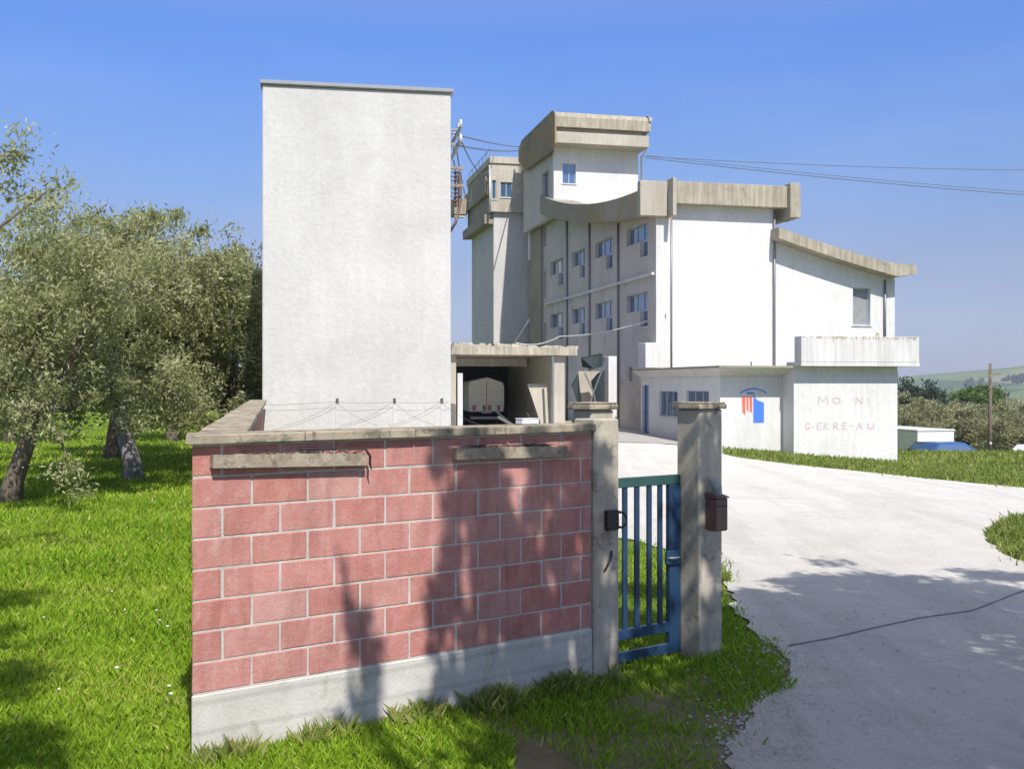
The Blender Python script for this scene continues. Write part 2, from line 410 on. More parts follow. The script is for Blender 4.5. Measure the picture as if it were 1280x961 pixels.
draped('road', ragged(ROADS, .07), .022, M['road'], .8)
M['asphalt'] = plaster('old_asphalt', (.05, .05, .05), (.10, .10, .10), 2, bs=.5, fine=60)
draped('street', [(-60, -9), (60, -9), (60, -2.2), (-60, -2.2)], .03, M['asphalt'], 4)
M['soil'] = plaster('verge_soil', (.11, .10, .055), (.22, .19, .12), 1.6, bs=.9, stain=(.10, .15, .03), fine=40)
draped('verge', smooth_poly([(-.6, 7.4), (.2, 7.5), (1.2, 8.6), (2.0, 9.2), (2.5, 10.4), (2.7, 9.6), (2.6, 8.6), (2.1, 7.8), (1.5, 6.4), (1.1, 4.0), (-.6, 4.0)]), .012, M['soil'], .8)
draped('pavement', [(2.4, 41), (7.0, 39.6), (7.75, 40.5), (6.0, 49), (1.0, 49)], .045, M['apron'], .8)

# ---------------------------------------------------------------- haze
m = bpy.data.materials.new('air_haze'); m.use_nodes = True; t_ = m.node_tree; t_.nodes.clear()
pv = t_.nodes.new('ShaderNodeVolumePrincipled'); pv.inputs['Density'].default_value = 3.0e-4; pv.inputs['Color'].default_value = (.82, .88, 1, 1); pv.inputs['Anisotropy'].default_value = .2
mo_ = t_.nodes.new('ShaderNodeOutputMaterial'); t_.links.new(pv.outputs[0], mo_.inputs['Volume'])
b = MB(); b.box(-5300, 5300, -1600, 5300, -140, 150); tag(b.build('haze', m), kind='stuff')
# ---------------------------------------------------------------- front wall
WR = 34.94
def wl(x, y, z=0):   # wall frame to world
    c, s = math.cos(R(WR)), math.sin(R(WR)); return Vector((-2.06 + c * x - s * y, 6.8 + s * x + c * y, z))
wall = thing('block_wall', 'pink concrete block wall with stone coping beside the blue gate', 'wall', (-2.06, 6.8, 0), WR)
box('plinth', M['plinth'], wall, -.004, 3.315, -.012, .225, -.15, .445, .008)
b = MB(); mo = MB(); mo.box(.004, 3.313, .0035, .214, .447, 2.062)
for r in range(8):
    z0 = .45 + .2 * r; x = 0.0 if r % 2 == 0 else -.2
    while x < 3.3:
        q_ = random.uniform(.006, .0095); a0 = max(x, 0) + (q_ if x > 0 else 0); a1 = min(x + .4, 3.315) - random.uniform(.006, .009)
        if a1 - a0 > .03:
            j = random.uniform(-.0015, .0015)
            b.bbox(a0, a1, j - .001, .22, z0 + random.uniform(.0055, .009), z0 + .194 if r < 7 else z0 + .197, .005, random.random() * .8 + (.2 if random.random() < .15 else 0), .0012)
        x += .4
b.build('block', M['block'], wall, tint=True); mo.build('mortar', M['mortar'], wall)
b = MB(); x = -.06
for L in (.82, .86, .84, .86):       # coping slabs
    b.bbox(x, min(x + L - .004, 3.312), -.065, .285, 2.062, 2.128, .008, .5, .002); x += L
b.build('coping', M['coping'], wall)
for ch in wall.children:            # mitre the left end to the direction of the long rear wall
    for v in ch.data.vertices:
        if v.co.x < .045: v.co.x += .411 * max(v.co.y, 0)
b = MB(); b.bbox(3.317, 3.584, -.03, .24, -.1, 2.165, .012, .5, .003); b.build('end_post', M['post'], wall)

side = thing('side_wall', 'long low rear wall with worn coping running back to the white tower', 'wall', (-2.075, 6.93, 0), 12.6)
b = MB(); y = .05
box('mortar', M['mortar'], side, .024, .236, .06, 16.2, -.1, 2.054)
sb = MB()
for r_ in range(10):
    yy = .062 - (.2 if r_ % 2 else 0)
    while yy < 16.2:
        a0, a1 = max(yy, .062) + .005, min(yy + .4, 16.2) - .006
        if a1 - a0 > .03: sb.bbox(.02, .24, a0, a1, .056 + .2 * r_, .244 + .2 * r_, .004, random.random() * .7, .001)
        yy += .4
sb.build('block', M['block'], side, tint=True)
while y < 16.2:
    L = random.uniform(.8, 1.0); b.bbox(-.035, .31, y, min(y + L - .006, 16.25), 2.056 + random.uniform(-.006, 0), 2.118 + random.uniform(-.006, .002), .008, .5, .004); y += L
b.build('coping', M['coping'], side)

# boards fixed to the wall
def board(x0, x1, za, zb, label, strap):
    t = thing('wall_board', label, 'board', wl(x0, -.07, za), WR, 'weathered boards on the block wall')
    L = x1 - x0; b = MB(); nseg = 14
    for k in range(nseg):
        a0, a1 = L * k / nseg, L * (k + 1) / nseg
        f = lambda a: (zb - za) * a / L
        j = [random.uniform(-.004, .006) for _ in range(2)]
        b.hexa([(a0, 0, f(a0) - .085), (a1, 0, f(a1) - .085), (a1, .066, f(a1) - .085), (a0, .066, f(a0) - .085),
                (a0, 0, f(a0) + j[0]), (a1, 0, f(a1) + j[0]), (a1, .066, f(a1) + j[1]), (a0, .066, f(a0) + j[1])])
    b.build('plank', M['wood'], t)
    b = MB()
    for k in range(60):
        a = random.triangular(.1 * L, .98 * L, .5 * L); q = Vector((a, random.uniform(.01, .06), (zb - za) * a / L + .006))
        d = Vector((random.uniform(-.05, .05), random.uniform(-.02, .02), random.uniform(0, .018)))
        b.tube([q - d, q + Vector((0, 0, .008)), q + d], [.001, .004, .001], 4)
    b.build('dry_litter', M['debris'], t)
    if strap:
        b = MB(); b.tube([(L * .55, .03, .012), (L * .8, .02, .008), (L - .01, .0, -.0), (L + .02, -.012, -.05), (L + .016, -.014, -.1), (L + .03, -.014, -.15)], [.006, .007, .008, .011, .009, .003], 6)
        b.build('strap', M['black'], t)
board(.115, 1.217, 1.995, 1.965, 'pale weathered board with a dangling black strap on the sunlit end of wall', True)
board(1.963, 3.008, 1.975, 1.955, 'grey weathered board in tree shade near the gate post', False)
# white box on coping
t = thing('plastic_box', 'small white box lying on top of the block wall coping', 'box', wl(2.70, .12, 2.13), WR)
box('case', M['carwhite'], t, 0, .165, 0, .10, 0, .04, .006); box('lid', M['carwhite'], t, -.003, .168, -.003, .103, .0405, .048, .003)
# lock box, handle, cable on end post
t = thing('lock_box', 'black box with a curved handle on the concrete end post', 'lock', wl(3.47, -.03, 1.33), WR)
box('case', M['black'], t, -.05, .08, -.045, -.001, -.085, .08, .006)
b = MB(); b.tube([(.075, -.03, .06), (.13, -.04, .055), (.155, -.045, .01), (.15, -.045, -.04), (.11, -.04, -.07), (.07, -.03, -.06)], .011, 8); b.build('handle', M['black'], t, True)
b = MB(); b.tube([(0, 0, 0), (-.012, -.012, -.03), (-.03, -.02, -.07), (-.07, -.02, -.13), (-.09, -.01, -.16)], [.008, .011, .011, .009, .006], 7)
o = b.build('cable_end', M['black'], None, True); o.location = wl(3.50, -.032, 1.07); o.rotation_euler = (0, 0, R(WR))
tag(o, 'short black cable hanging from the end post below the lock box', 'cable')

# ---------------------------------------------------------------- gate piers
def pier(x0, x1, y0, y1, h, label):
    t = thing('gate_pier', label, 'pier', wl((x0 + x1) / 2, (y0 + y1) / 2, 0), WR, 'concrete gate piers with slab caps')
    hx, hy = (x1 - x0) / 2, (y1 - y0) / 2
    b = MB(); b.bbox(-hx, hx, -hy, hy, -.1, h - .057, .012, .5, .002); b.build('shaft', M['post'], t)
    b = MB(); b.bbox(-hx - .035, hx + .03, -hy - .03, hy + .03, h - .055, h - .012, .006, .5, .003)
    b.bbox(-hx - .025, hx + .02, -hy - .02, hy + .02, h - .010, h + .008, .006, .5, .004); b.build('cap', M['coping'], t)
    return t
pier(4.55, 4.84, 0, .29, 2.285, 'concrete gate pier with slab cap and brown mailbox, right of the gate')
pier(3.60, 3.86, .36, .62, 2.285, 'capped concrete pier standing behind the end post of the block wall')
t = thing('mailbox', 'brown metal mailbox fixed to the right gate pier', 'mailbox', wl(4.62, 0, 1.15), WR)
b = MB(); b.bbox(.0, .145, -.14, -.004, 0, .29, .008); b.build('case', M['rust'], t)
b = MB(); b.hexa([(-.008, -.15, .292), (.153, -.15, .292), (.153, -.002, .292), (-.008, -.002, .292), (-.008, -.15, .30), (.153, -.15, .30), (.153, -.002, .335), (-.008, -.002, .335)]); b.build('lid', M['rust'], t)
box('slot', M['black'], t, .02, .125, -.144, -.1405, .215, .228)
b = MB(); b.tube([(.05, -.06, .33), (.03, -.07, .40), (.0, -.05, .45), (-.02, -.03, .47)], [.045, .05, .035, .015], 8)
o = b.build('crumpled_paper', M['greymetal']); o.location = wl(4.64, -.02, 1.14); o.rotation_euler = (0, 0, R(WR))
tag(o, 'crumpled pale grey sheet stuck above the brown mailbox', 'sheet')
# ---------------------------------------------------------------- gate
g = thing('metal_gate', 'narrow blue metal bar gate between two concrete piers', 'gate', wl(3.6, .25, 0), WR)
box('top_rail', M['bluegreen'], g, .0, .94, -.022, .022, 1.55, 1.635, .004)
box('lower_rail', M['blue'], g, .0, .80, -.022, .022, .225, .315, .004)
box('bottom_rail', M['blue'], g, .0, .80, -.022, .022, .03, .12, .004)
box('stile', M['blue'], g, .80, .94, -.028, .028, .03, 1.548, .005)
box('stile', M['blue'], g, .0, .05, -.026, .026, .03, 1.548, .005)
for x in (.155, .29, .43, .575, .705): box('bar', M['blue'], g, x - .026, x + .026, -.012, .012, .3155, 1.5495, .003)
lt = box('latch', M['blue'], g, .735, .90, -.06, -.029, .84, .96, .005)
b = MB(); b.tube([(.74, -.065, .90), (.78, -.09, .90), (.86, -.09, .90)], .008, 6); b.build('bolt', M['greymetal'], lt, True)

# ---------------------------------------------------------------- transformer tower
tw = thing('electricity_tower', 'tall windowless white rendered tower behind the block wall', 'tower', (-5.44, 23.0, 0), 10)
box('wall', M['tower'], tw, 0, 4.13, 0, 4.0, -.2, 8.98, .02)
box('roof_slab', M['post'], tw, -.03, 4.17, -.05, 4.05, 8.985, 9.06)
box('flashing', M['greymetal'], tw, -.045, 4.185, -.065, 4.065, 9.0, 9.075)
b = MB()
for z in (8.42, 8.08):
    b.box(4.13, 4.48, .9, .96, z - .05, z)
    b.box(4.40, 4.46, .5, 3.2, z - .05, z)
b.build('cross_arm', M['greymetal'], tw)
for z in (8.42, 8.08):
    for y in (.6, .93, 1.9, 2.9):
        b = MB(); b.tube([(4.43, y, z), (4.43, y, z + .04), (4.43, y, z + .06), (4.43, y, z + .1), (4.43, y, z + .14)], [.02, .045, .025, .04, .015], 8)
        b.build('insulator', M['porcelain'], tw, True)
for k, (x, y) in enumerate(((4.28, .4), (4.42, .9), (4.30, 1.6))):
    b = MB(); pts = []; rr = []; z = 6.5 + .12 * k
    b.box(4.13, x, y - .02, y + .02, z + .86, z + .9)
    for q in range(9): pts += [(x, y, z + q * .095), (x, y, z + q * .095 + .03), (x, y, z + q * .095 + .05)]; rr += [.02, .065, .025]
    b.tube(pts, rr, 8); b.build('insulator_string', M['rust'] if k != 1 else M['greymetal'], tw)
b = MB(); b.tube([(4.13, .2, 5.9), (4.25, .1, 6.1), (4.36, .3, 6.5), (4.45, .8, 7.0), (4.42, .9, 7.4)], .035, 6); b.build('conduit', M['mural_red'] if False else M['rust'], tw, True)
for z in (6.95, 7.35): box('bracket', M['coping'], tw, 4.131, 4.46, .3, .36, z, z + .06)

# ---------------------------------------------------------------- wire fence with brackets behind the wall
fn = thing('wire_fence', 'thin wire strands on three short posts in front of the white tower', 'fence', (-4.2, 15.0, 0), 6)
px = [(-1.55, 495), (1.7, 500), (2.5, 500), (3.2, 502)]
posts = []
for p in (418, 490, 550):
    x = (p - 640) / F * 15.0 + 4.2; posts.append(x)
    b = MB(); b.tube([(x, 0, 0), (x, 0, 2.17), (x + .02, 0, 2.24)], [.005, .005, .005], 6); po = b.build('post', M['pipe_white'], fn); b = MB(); b.tube([(x + .02, 0, 2.17), (x + .02, 0, 2.25)], .02, 6); b.build('tip', M['wire'], po)
b = MB(); ends = [-.35] + posts + [posts[-1] + .12]
def strand(p, q, sag, r=.0022, n=8):
    p = Vector(p); q = Vector(q)
    b.tube([p.lerp(q, k / n) - Vector((0, 0, sag * 4 * (k / n) * (1 - k / n))) for k in range(n + 1)], r, 4)
for i in range(4):
    z0 = 2.15 if i == 0 else 2.2
    strand((ends[i], 0, z0), (ends[i + 1], 0, 2.2), .02)
    strand((ends[i], 0, 2.09), (ends[i + 1], 0, 2.12), .03)
for i in (1, 2, 3):
    strand((ends[i], 0, 2.2), (ends[i] - .75, .0, 1.86), .05); strand((ends[i], 0, 2.2), (ends[i] + .6, 0, 1.86), .05)
    strand((ends[i], 0, 2.12), (ends[i] - .9, .0, 1.8), .05)
b.build('strand', M['wire'], fn)

# ---------------------------------------------------------------- wall with openings
def wall_holes(name, m, parent, axis, pos, thick, a0, a1, z0, ztop, holes, step=1.0, extra=()):
    """plane at x=pos (axis 'y') or y=pos (axis 'x'); thickness goes to +; ztop is a function of a"""
    cuts = {a0, a1}; zs = {z0}
    for h in holes: cuts |= {h[0], h[1]}; zs |= {h[2], h[3]}
    cuts |= set(extra)
    k = a0 + step
    while k < a1 - .2:
        if min(abs(k - c) for c in cuts) > .15: cuts.add(k)
        k += step
    cuts = sorted(cuts); zs = sorted(zs); b = MB()
    for i in range(len(cuts) - 1):
        c0, c1 = cuts[i], cuts[i + 1]; cm = (c0 + c1) / 2
        col = [z for z in zs if z < min(ztop(c0), ztop(c1))]
        for j, zz in enumerate(col):
            last = j == len(col) - 1
            t0, t1 = (ztop(c0), ztop(c1)) if last else (col[j + 1], col[j + 1])
            zm = (zz + min(t0, t1)) / 2
            if any(h[0] < cm < h[1] and h[2] < zm < h[3] for h in holes): continue
            if axis == 'x':
                P = lambda a, d, z: (a, pos + d, z)
            else:
                P = lambda a, d, z: (pos + d, a, z)
            b.hexa([P(c0, 0, zz), P(c1, 0, zz), P(c1, thick, zz), P(c0, thick, zz), P(c0, 0, t0), P(c1, 0, t1), P(c1, thick, t1), P(c0, thick, t0)])
    bm_ = b.build(name, m, parent)
    return bm_
def window(parent, axis, pos, a0, a1, z0, z1, depth=.16, mull=1, frame='frame', sill=True, name='window', glass='glass', fw=.05):
    """framed window set back in an opening"""
    w_ = MB()
    def bx(mb, p0, p1, d0, d1, q0, q1):
        if axis == 'x': mb.box(p0, p1, pos + d0, pos + d1, q0, q1)
        else: mb.box(pos + d0, pos + d1, p0, p1, q0, q1)
    bx(w_, a0, a0 + fw, depth - .03, depth + .03, z0, z1); bx(w_, a1 - fw, a1, depth - .03, depth + .03, z0, z1)
    bx(w_, a0 + fw, a1 - fw, depth - .028, depth + .028, z0, z0 + fw); bx(w_, a0 + fw, a1 - fw, depth - .028, depth + .028, z1 - fw, z1)
    for k in range(mull):
        c = a0 + (a1 - a0) * (k + 1) / (mull + 1); bx(w_, c - fw * .6, c + fw * .6, depth - .035, depth + .02, z0 + fw, z1 - fw)
    o = w_.build(name, M[frame], parent)
    g_ = MB(); bx(g_, a0 + fw, a1 - fw, depth + .0, depth + .012, z0 + fw, z1 - fw); g_.build('pane', M[glass], o)
    if sill:
        s_ = MB(); bx(s_, a0 - .06, a1 + .06, -.05, depth - .03, z0 - .06, z0 - .002); s_.build('sill', M['white_stained'], o)
    return o

# ---------------------------------------------------------------- mill building
K = 49.1 / 48.5
mill = thing('mill_building', 'big grey and white concrete mill with curved roofline and rooftop room', 'building', (6.6 * K, 48.5 * K, H * (1 - K)), 13, scale=K)
zb = lambda y: 10.15 + .07 * y + .0052 * y * y
ztp = lambda y: 11.3 + .03 * y + .0075 * y * y
bays = [0, 5.2, 10.1, 14.6, 19.5]
holes = []; wins = []
for k in range(4):
    y0 = bays[k] + 1.05; y1 = min(y0 + 3.0, bays[k + 1] - .9)
    for z in (9.28, 5.98):
        holes.append((y0, y1, z, z + .85)); holes.append((y0, y0 + 1.05, z - .8, z)); wins.append((y0, y1, z))
slits = [(19.65, 20.2, 4.7, 6.4), (19.65, 20.2, 8.0, 9.7), (19.65, 20.2, 11.3, 12.7)]
holes += slits
holes.append((3.2, 3.7, 2.6, 3.3))
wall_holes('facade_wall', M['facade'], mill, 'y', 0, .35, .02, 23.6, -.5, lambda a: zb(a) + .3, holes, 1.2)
for (y0, y1, z) in wins:
    window(mill, 'y', 0, y0, y0 + (y1 - y0) * .64, z, z + .85, .2, 1, sill=False)
    window(mill, 'y', 0, y0 + (y1 - y0) * .64, y1, z, z + .85, .2, 0, sill=False)
    window(mill, 'y', 0, y0, y0 + 1.05, z - .8, z, .2, 0, sill=True)
for s_ in slits: window(mill, 'y', 0, *s_, .2, 0, sill=False)
window(mill, 'y', 0, 3.2, 3.7, 2.6, 3.3, .2, 0)
box('stair_pier', M['lichen'], mill, -.18, 0.0 - .002, 20.35, 23.6, -.5, 13.3)
for y in bays[1:4]: 
    b = MB(); b.tube([(-.06, y, -.3), (-.06, y, zb(y) - .03)], .06, 8); b.build('downpipe', M['pipe'], mill, True)
box('ledge', M['white_stained'], mill, -.14, -.002, .15, 19.5, 7.5, 7.62)
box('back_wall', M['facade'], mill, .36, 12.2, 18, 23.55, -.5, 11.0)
# curved parapet along the long side
b = MB(); ys = np.linspace(.02, 17.8, 40)
for i in range(39):
    y0, y1 = ys[i], ys[i + 1]
    b.hexa([(-.88, y0, zb(y0)), (.55, y0, zb(y0) + .002), (.55, y1, zb(y1) + .002), (-.88, y1, zb(y1)), (-.88, y0, ztp(y0)), (.55, y0, ztp(y0)), (.55, y1, ztp(y1)), (-.88, y1, ztp(y1))])
b.build('curved_parapet', M['lichen'], mill, smooth=False)
box('parapet_end', M['raw'], mill, -.885, .452, -.38, .018, 10.12, 11.72, .02)
# front wall, tall part
box('corner_pilaster', M['white_stained'], mill, 0, .70, -.06, .018, -.5, 10.70)
wall_holes('front_wall', M['white'], mill, 'x', 0.02, .33, .36, 5.93, -.5, lambda a: 10.72, [], 2)
wall_holes('wing_wall', M['white'], mill, 'x', 0.0, .35, 5.94, 12.3, -.5, lambda a: 9.3 - (a - 5.94) * .285 if a < 11.9 else 7.6, [(10.04, 10.98, 5.3, 7.08)], 1.5)
wall_holes('wing_side_wall', M['white'], mill, 'y', 11.96, .34, .36, 12, -.5, lambda a: 7.6, [], 3)
box('inner_wall', M['white'], mill, 5.60, 5.93, .36, 12, 6, 10.7)
box('flat_roof', M['raw'], mill, .46, 6.2, .0, 18, 10.73, 10.9)
window(mill, 'x', 0, 10.04, 10.98, 5.3, 7.08, .24, 0, glass='curtain', fw=.06)
box('fascia_beam', M['weathered'], mill, .635, 6.32, -.55, -.2, 10.70, 11.72, .015)
box('soffit', M['raw'], mill, .46, 6.5, -.548, .018, 10.72, 10.80)
box('roof_fin', M['raw'], mill, .455, .632, -.98, .25, 10.08, 11.80, .012)
box('roof_fin', M['raw'], mill, 6.34, 6.86, -.82, .6, 10.22, 11.83, .015)
box('side_beam', M['raw'], mill, 6.35, 6.85, .602, 10, 10.25, 11.5)
# wing roof
top = [(5.75, 9.74), (7.2, 9.30), (8.8, 8.88), (10.3, 8.50), (11.8, 8.22), (12.93, 8.16)]
bot = [(12.93, 7.74), (11.9, 7.60), (10.3, 7.98), (8.8, 8.36), (7.2, 8.80), (5.75, 9.24)]
b = MB(); b.prism(top + bot, 'y', -.82, 12.2); b.build('wing_roof', M['weathered'], mill)
for x, y, z0, z1 in ((.74, -.06, 2.6, 10.65), (5.90, -.08, 2.6, 10.68), (11.72, -.08, 4.2, 7.5)):
    b = MB(); b.tube([(x, y, z0), (x, y, z1)], .055, 8); b.build('downpipe', M['pipe'], mill, True)
box('low_parapet', M['white_stained'], mill, -.64, -.002, -.4, .6, 3.2, 4.35, .02)
# rooftop room
hx0, hx1, hy0, hy1 = -.62, 4.73, 15.5, 23.2
wall_holes('room_front_wall', M['white'], mill, 'x', hy0, .3, hx0, hx1, 13.0, lambda a: 16.7, [(hx0 + .55, hx0 + 1.38, 14.55, 15.75)], 3)
box('room_lower_wall', M['white'], mill, .56, hx1, hy0, hy0 + .3, 10.8, 12.998)
window(mill, 'x', hy0, hx0 + .55, hx0 + 1.38, 14.55, 15.75, .14, 1)
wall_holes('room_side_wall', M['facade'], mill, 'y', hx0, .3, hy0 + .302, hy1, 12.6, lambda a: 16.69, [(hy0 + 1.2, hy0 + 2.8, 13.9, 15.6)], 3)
window(mill, 'y', hx0, hy0 + 1.2, hy0 + 2.8, 13.9, 15.6, .2, 1)
box('room_east_wall', M['white'], mill, hx1 - .3, hx1 - .001, hy0 + .302, hy1, 10.8, 16.68)
box('room_back_wall', M['white'], mill, hx0 + .31, hx1 - .31, hy1 - .3, hy1 - .001, 10.8, 16.68)
b = MB()                            # sagging base course on the room front
for i in range(16):
    f = lambda k: 12.55 + .5 * ((k / 16 - .5) * 2) ** 2
    x0 = hx0 + (hx1 - hx0) * i / 16; x1 = hx0 + (hx1 - hx0) * (i + 1) / 16
    b.hexa([(x0, hy0 - .35, f(i)), (x1, hy0 - .35, f(i + 1)), (x1, hy0 - .002, f(i + 1)), (x0, hy0 - .002, f(i)),
            (x0, hy0 - .35, f(i) + .45), (x1, hy0 - .35, f(i + 1) + .45), (x1, hy0 - .002, f(i + 1) + .5), (x0, hy0 - .002, f(i) + .5)])
b.build('base_course', M['cream'], mill)
fy = hy0 - 1.2
box('lower_band', M['cream'], mill, -.80, 5.0, fy, hy1 + .2, 16.69, 17.38, .03)
box('band_gap', M['facade'], mill, -.7, 4.75, fy + .35, hy1, 17.385, 17.64)
outl = [(fy - .05, 17.65), (fy - .05, 18.25), (fy + .12, 18.48), (fy + .42, 18.62), (fy + 1.0, 18.66), (hy1 - .6, 18.6), (hy1 + .2, 18.2), (hy1 + .2, 17.65)]
b = MB(); b.prism(outl, 'x', -.80, 5.08); b.build('upper_band', M['weathered'], mill)
side_o = [(fy - .08, 16.62), (fy - .08, 18.3), (fy + .1, 18.55), (fy + .45, 18.72), (fy + 1.0, 18.72), (hy1 - .6, 18.7), (hy1 + .3, 18.3), (hy1 + .3, 17.5), (hy1 - .5, 17.1), (hy1 - 1.6, 16.5), (fy + 1.5, 16.35)]
b = MB(); b.prism(side_o, 'x', -.90, -.803); b.build('side_fascia', M['ochre'], mill)
b = MB()                            # round end hood on the right
pts = [Vector((0, fy + .25 + .38 * math.cos(a), 18.22 + .42 * math.sin(a))) for a in np.linspace(-.4, math.pi, 12)]
for i in range(11):
    p, q = pts[i], pts[i + 1]
    pi, qi = [Vector((0, fy + .25, 18.22)).lerp(v, .85) for v in (p, q)]
    b.hexa([(4.95, p.y, p.z), (5.18, p.y, p.z), (5.18, q.y, q.z), (4.95, q.y, q.z), (4.95, pi.y, pi.z), (5.18, pi.y, pi.z), (5.18, qi.y, qi.z), (4.95, qi.y, qi.z)])
b.build('end_hood', M['pipe'], mill)
b = MB(); b.tube([(4.95, fy + .5, 18.0), (4.98, fy + .5, 16.6), (4.9, hy0 - .1, 16.3), (4.9, hy0 - .1, 14.9)], .06, 8); b.build('downpipe', M['pipe_white'], mill, True)
b = MB()                            # rails on the room roof, left rear
b.tube([(-.5, hy1, 18.5), (-.5, hy1, 19.2)], .03, 6); b.build('roof_post', M['pipe'], mill)

# ---------------------------------------------------------------- silo tower
K2 = 1.0
silo = thing('silo_tower', 'pale narrow silo tower with overhanging top room, left behind the mill', 'tower', (-1.27 * K2, 73 * K2, H * (1 - K2)), 13, scale=K2)
box('shaft', M['silo'], silo, 0, 5.2, 0, 8, -.5, 13.55)
box('neck', M['silo'], silo, .01, 5.2, .012, 8, 13.551, 14.35)
wall_holes('room_front', M['cream'], silo, 'x', -.3, .3, -.25, 5.2, 14.35, lambda a: 17.65, [(.42, 1.26, 15.35, 16.4), (-.18, .12, 15.2, 16.5)], 2)
window(silo, 'x', -.3, .42, 1.26, 15.35, 16.4, .12, 1)
window(silo, 'x', -.3, -.18, .12, 15.2, 16.5, .12, 0)
box('room_side', M['lichen'], silo, -.25, 5.2, .002, 8.4, 14.35, 17.65)
box('cornice', M['cream'], silo, -.34, 5.3, -.4, 8.5, 17.651, 18.12, .02)
box('side_skirt', M['lichen'], silo, -.62, -.002, .1, 8.5, 13.56, 14.2)
box('side_cornice', M['lichen'], silo, -.5, -.255, .4, 8.5, 15.6, 16.9)
b = MB(); b.tube([(-.34, -.37, 17.5), (-.34, -.37, 14.2)], .07, 8); b.build('downpipe', M['pipe_white'], silo, True)
b = MB()
for k in range(7): b.tube([(-.2, .3 + 1.3 * k, 18.1), (-.2, .3 + 1.3 * k, 18.8 if k < 5 else 18.6)], .025, 5)
b.tube([(-.2, .3, 18.78), (-.2, 8.2, 18.6)], .025, 5); b.tube([(-.2, .3, 18.78), (3.5, .3, 18.78)], .02, 5)
b.build('roof_rail', M['pipe'], silo)
pl = box('rear_platform', M['wood'], silo, -1.5, -.51, 7.2, 9.0, 15.3, 16.5)
b = MB(); b.tube([(-1.5, 7.1, 15.1), (-.6, 7.1, 15.1)], .06, 6); b.build('rail', M['pipe_white'], pl)
b = MB(); b.tube([(-.4 + 1.2, -1.3, 4.6), (2.4, -1.3, 7.1), (2.9, -1.3, 7.9)], .11, 8)
b.build('chute_pipe', M['pipe_white'], silo, True)

# ---------------------------------------------------------------- annex
ax = thing('annex', 'low white outbuilding with blue and red mural and faded lettering', 'building', (7.94, 40.3, 0), 13)
wall_holes('side_wall', M['white'], ax, 'y', 0, .25, 0.252, 8.8, -.6, lambda a: 2.75, [(7.75, 8.62, .2, 2.42), (4.3, 6.45, 1.07, 2.17), (1.05, 3.35, 1.1, 2.2)], 3)
wall_holes('front_wall', M['white'], ax, 'x', 0, .25, 0, 2.6, -.9, lambda a: 2.75, [], 3)
window(ax, 'y', 0, 4.3, 6.45, 1.07, 2.17, .12, 2)
window(ax, 'y', 0, 1.05, 3.35, 1.1, 2.2, .12, 2)
d = box('door', M['carblue'], ax, .12, .17, 7.75, 8.62, .2, 2.42)
box('handle', M['greymetal'], d, .085, .118, 7.85, 7.9, 1.2, 1.35)
# roof slab with splayed soffit
b = MB()
b.hexa([(.02, .02, 2.752), (2.58, .02, 2.752), (2.58, 8.8, 2.752), (.02, 8.8, 2.752), (-.42, -.90, 3.07), (2.58, -.90, 3.07), (2.58, 8.8, 3.07), (-.42, 8.8, 3.07)])
b.build('soffit', M['white_stained'], ax)
b = MB(); b.bbox(-.46, 2.585, -.94, 8.8, 3.072, 3.16, .01, .5, .004); b.build('roof_slab', M['lichen'], ax)
box('lettered_block', M['white'], ax, 2.6, 7.0, -.9, 8.8, -1.2, 3.14)
box('balcony_floor', M['white_stained'], ax, 2.61, 7.6, -1.45, -.3, 3.145, 3.30)
b = MB(); b.bbox(2.62, 7.59, -1.44, -1.22, 3.305, 4.27, .012); b.bbox(2.62, 2.80, -1.218, -.9, 3.305, 4.265, .012); b.bbox(7.41, 7.59, -1.218, -.4, 3.305, 4.265, .012)
b.build('parapet', M['white_stained'], ax)
b = MB()
for k in range(90):
    x = random.uniform(2.66, 7.54); h_ = random.uniform(.02, .16) * (1.5 if random.random() < .2 else 1); w_ = random.uniform(.01, .05)
    b.add([(x - w_, -1.4425, 4.26), (x + w_, -1.4425, 4.26), (x + w_ * .3, -1.4425, 4.26 - h_), (x - w_ * .3, -1.4425, 4.26 - h_)], [(0, 3, 2, 1)])
b.build('stain', M['post'], ax)
box('utility_box', M['pipe'], ax, 7.003, 7.22, -.6, -.2, 2.3, 2.95, .01)
b = MB(); b.tube([(5.9, -1.3, 4.27), (5.9, -1.3, 4.42)], [.1, .05], 8); b.build('vent_cap', M['post'], ax)
b = MB(); b.tube([(1.05, -.5, 3.16), (1.05, -.5, 3.32)], .035, 6); b.build('roof_stub', M['pipe'], ax)
# mural
def mx(p): return (p - 900) / 30.0
def mz(y): return 2.45 - (y - 480) * 40.5 / F
mu = MB()
mu.prism([(mx(941.2), mz(528)), (mx(954.5), mz(528)), (mx(954.5), mz(502.5)), (mx(950), mz(501.2)), (mx(946.5), mz(499.5)), (mx(944), mz(497)), (mx(942.2), mz(494)), (mx(941.2), mz(491))], 'y', -.008, -.001)
mu.build('blue_mural', M['mural_blue'], ax)
mu = MB(); arc = []
for k in range(13):
    t_ = k / 12; p = 924.5 + 33.5 * t_; y = 490.6 - 5.6 * math.sin(math.pi * t_) ; arc.append((p, y))
for i in range(12):
    (p, y), (q, yy) = arc[i], arc[i + 1]
    mu.hexa([(mx(p), -.008, mz(y) - .03), (mx(q), -.008, mz(yy) - .03), (mx(q), -.001, mz(yy) - .03), (mx(p), -.001, mz(y) - .03),
             (mx(p), -.008, mz(y) + .02), (mx(q), -.008, mz(yy) + .02), (mx(q), -.001, mz(yy) + .02), (mx(p), -.001, mz(y) + .02)])
mu.prism([(mx(931.5), mz(490)), (mx(943), mz(490)), (mx(941), mz(492)), (mx(935), mz(492))], 'y', -.010, -.002)
mu.build('arch_mural', M['mural_blue'], ax)
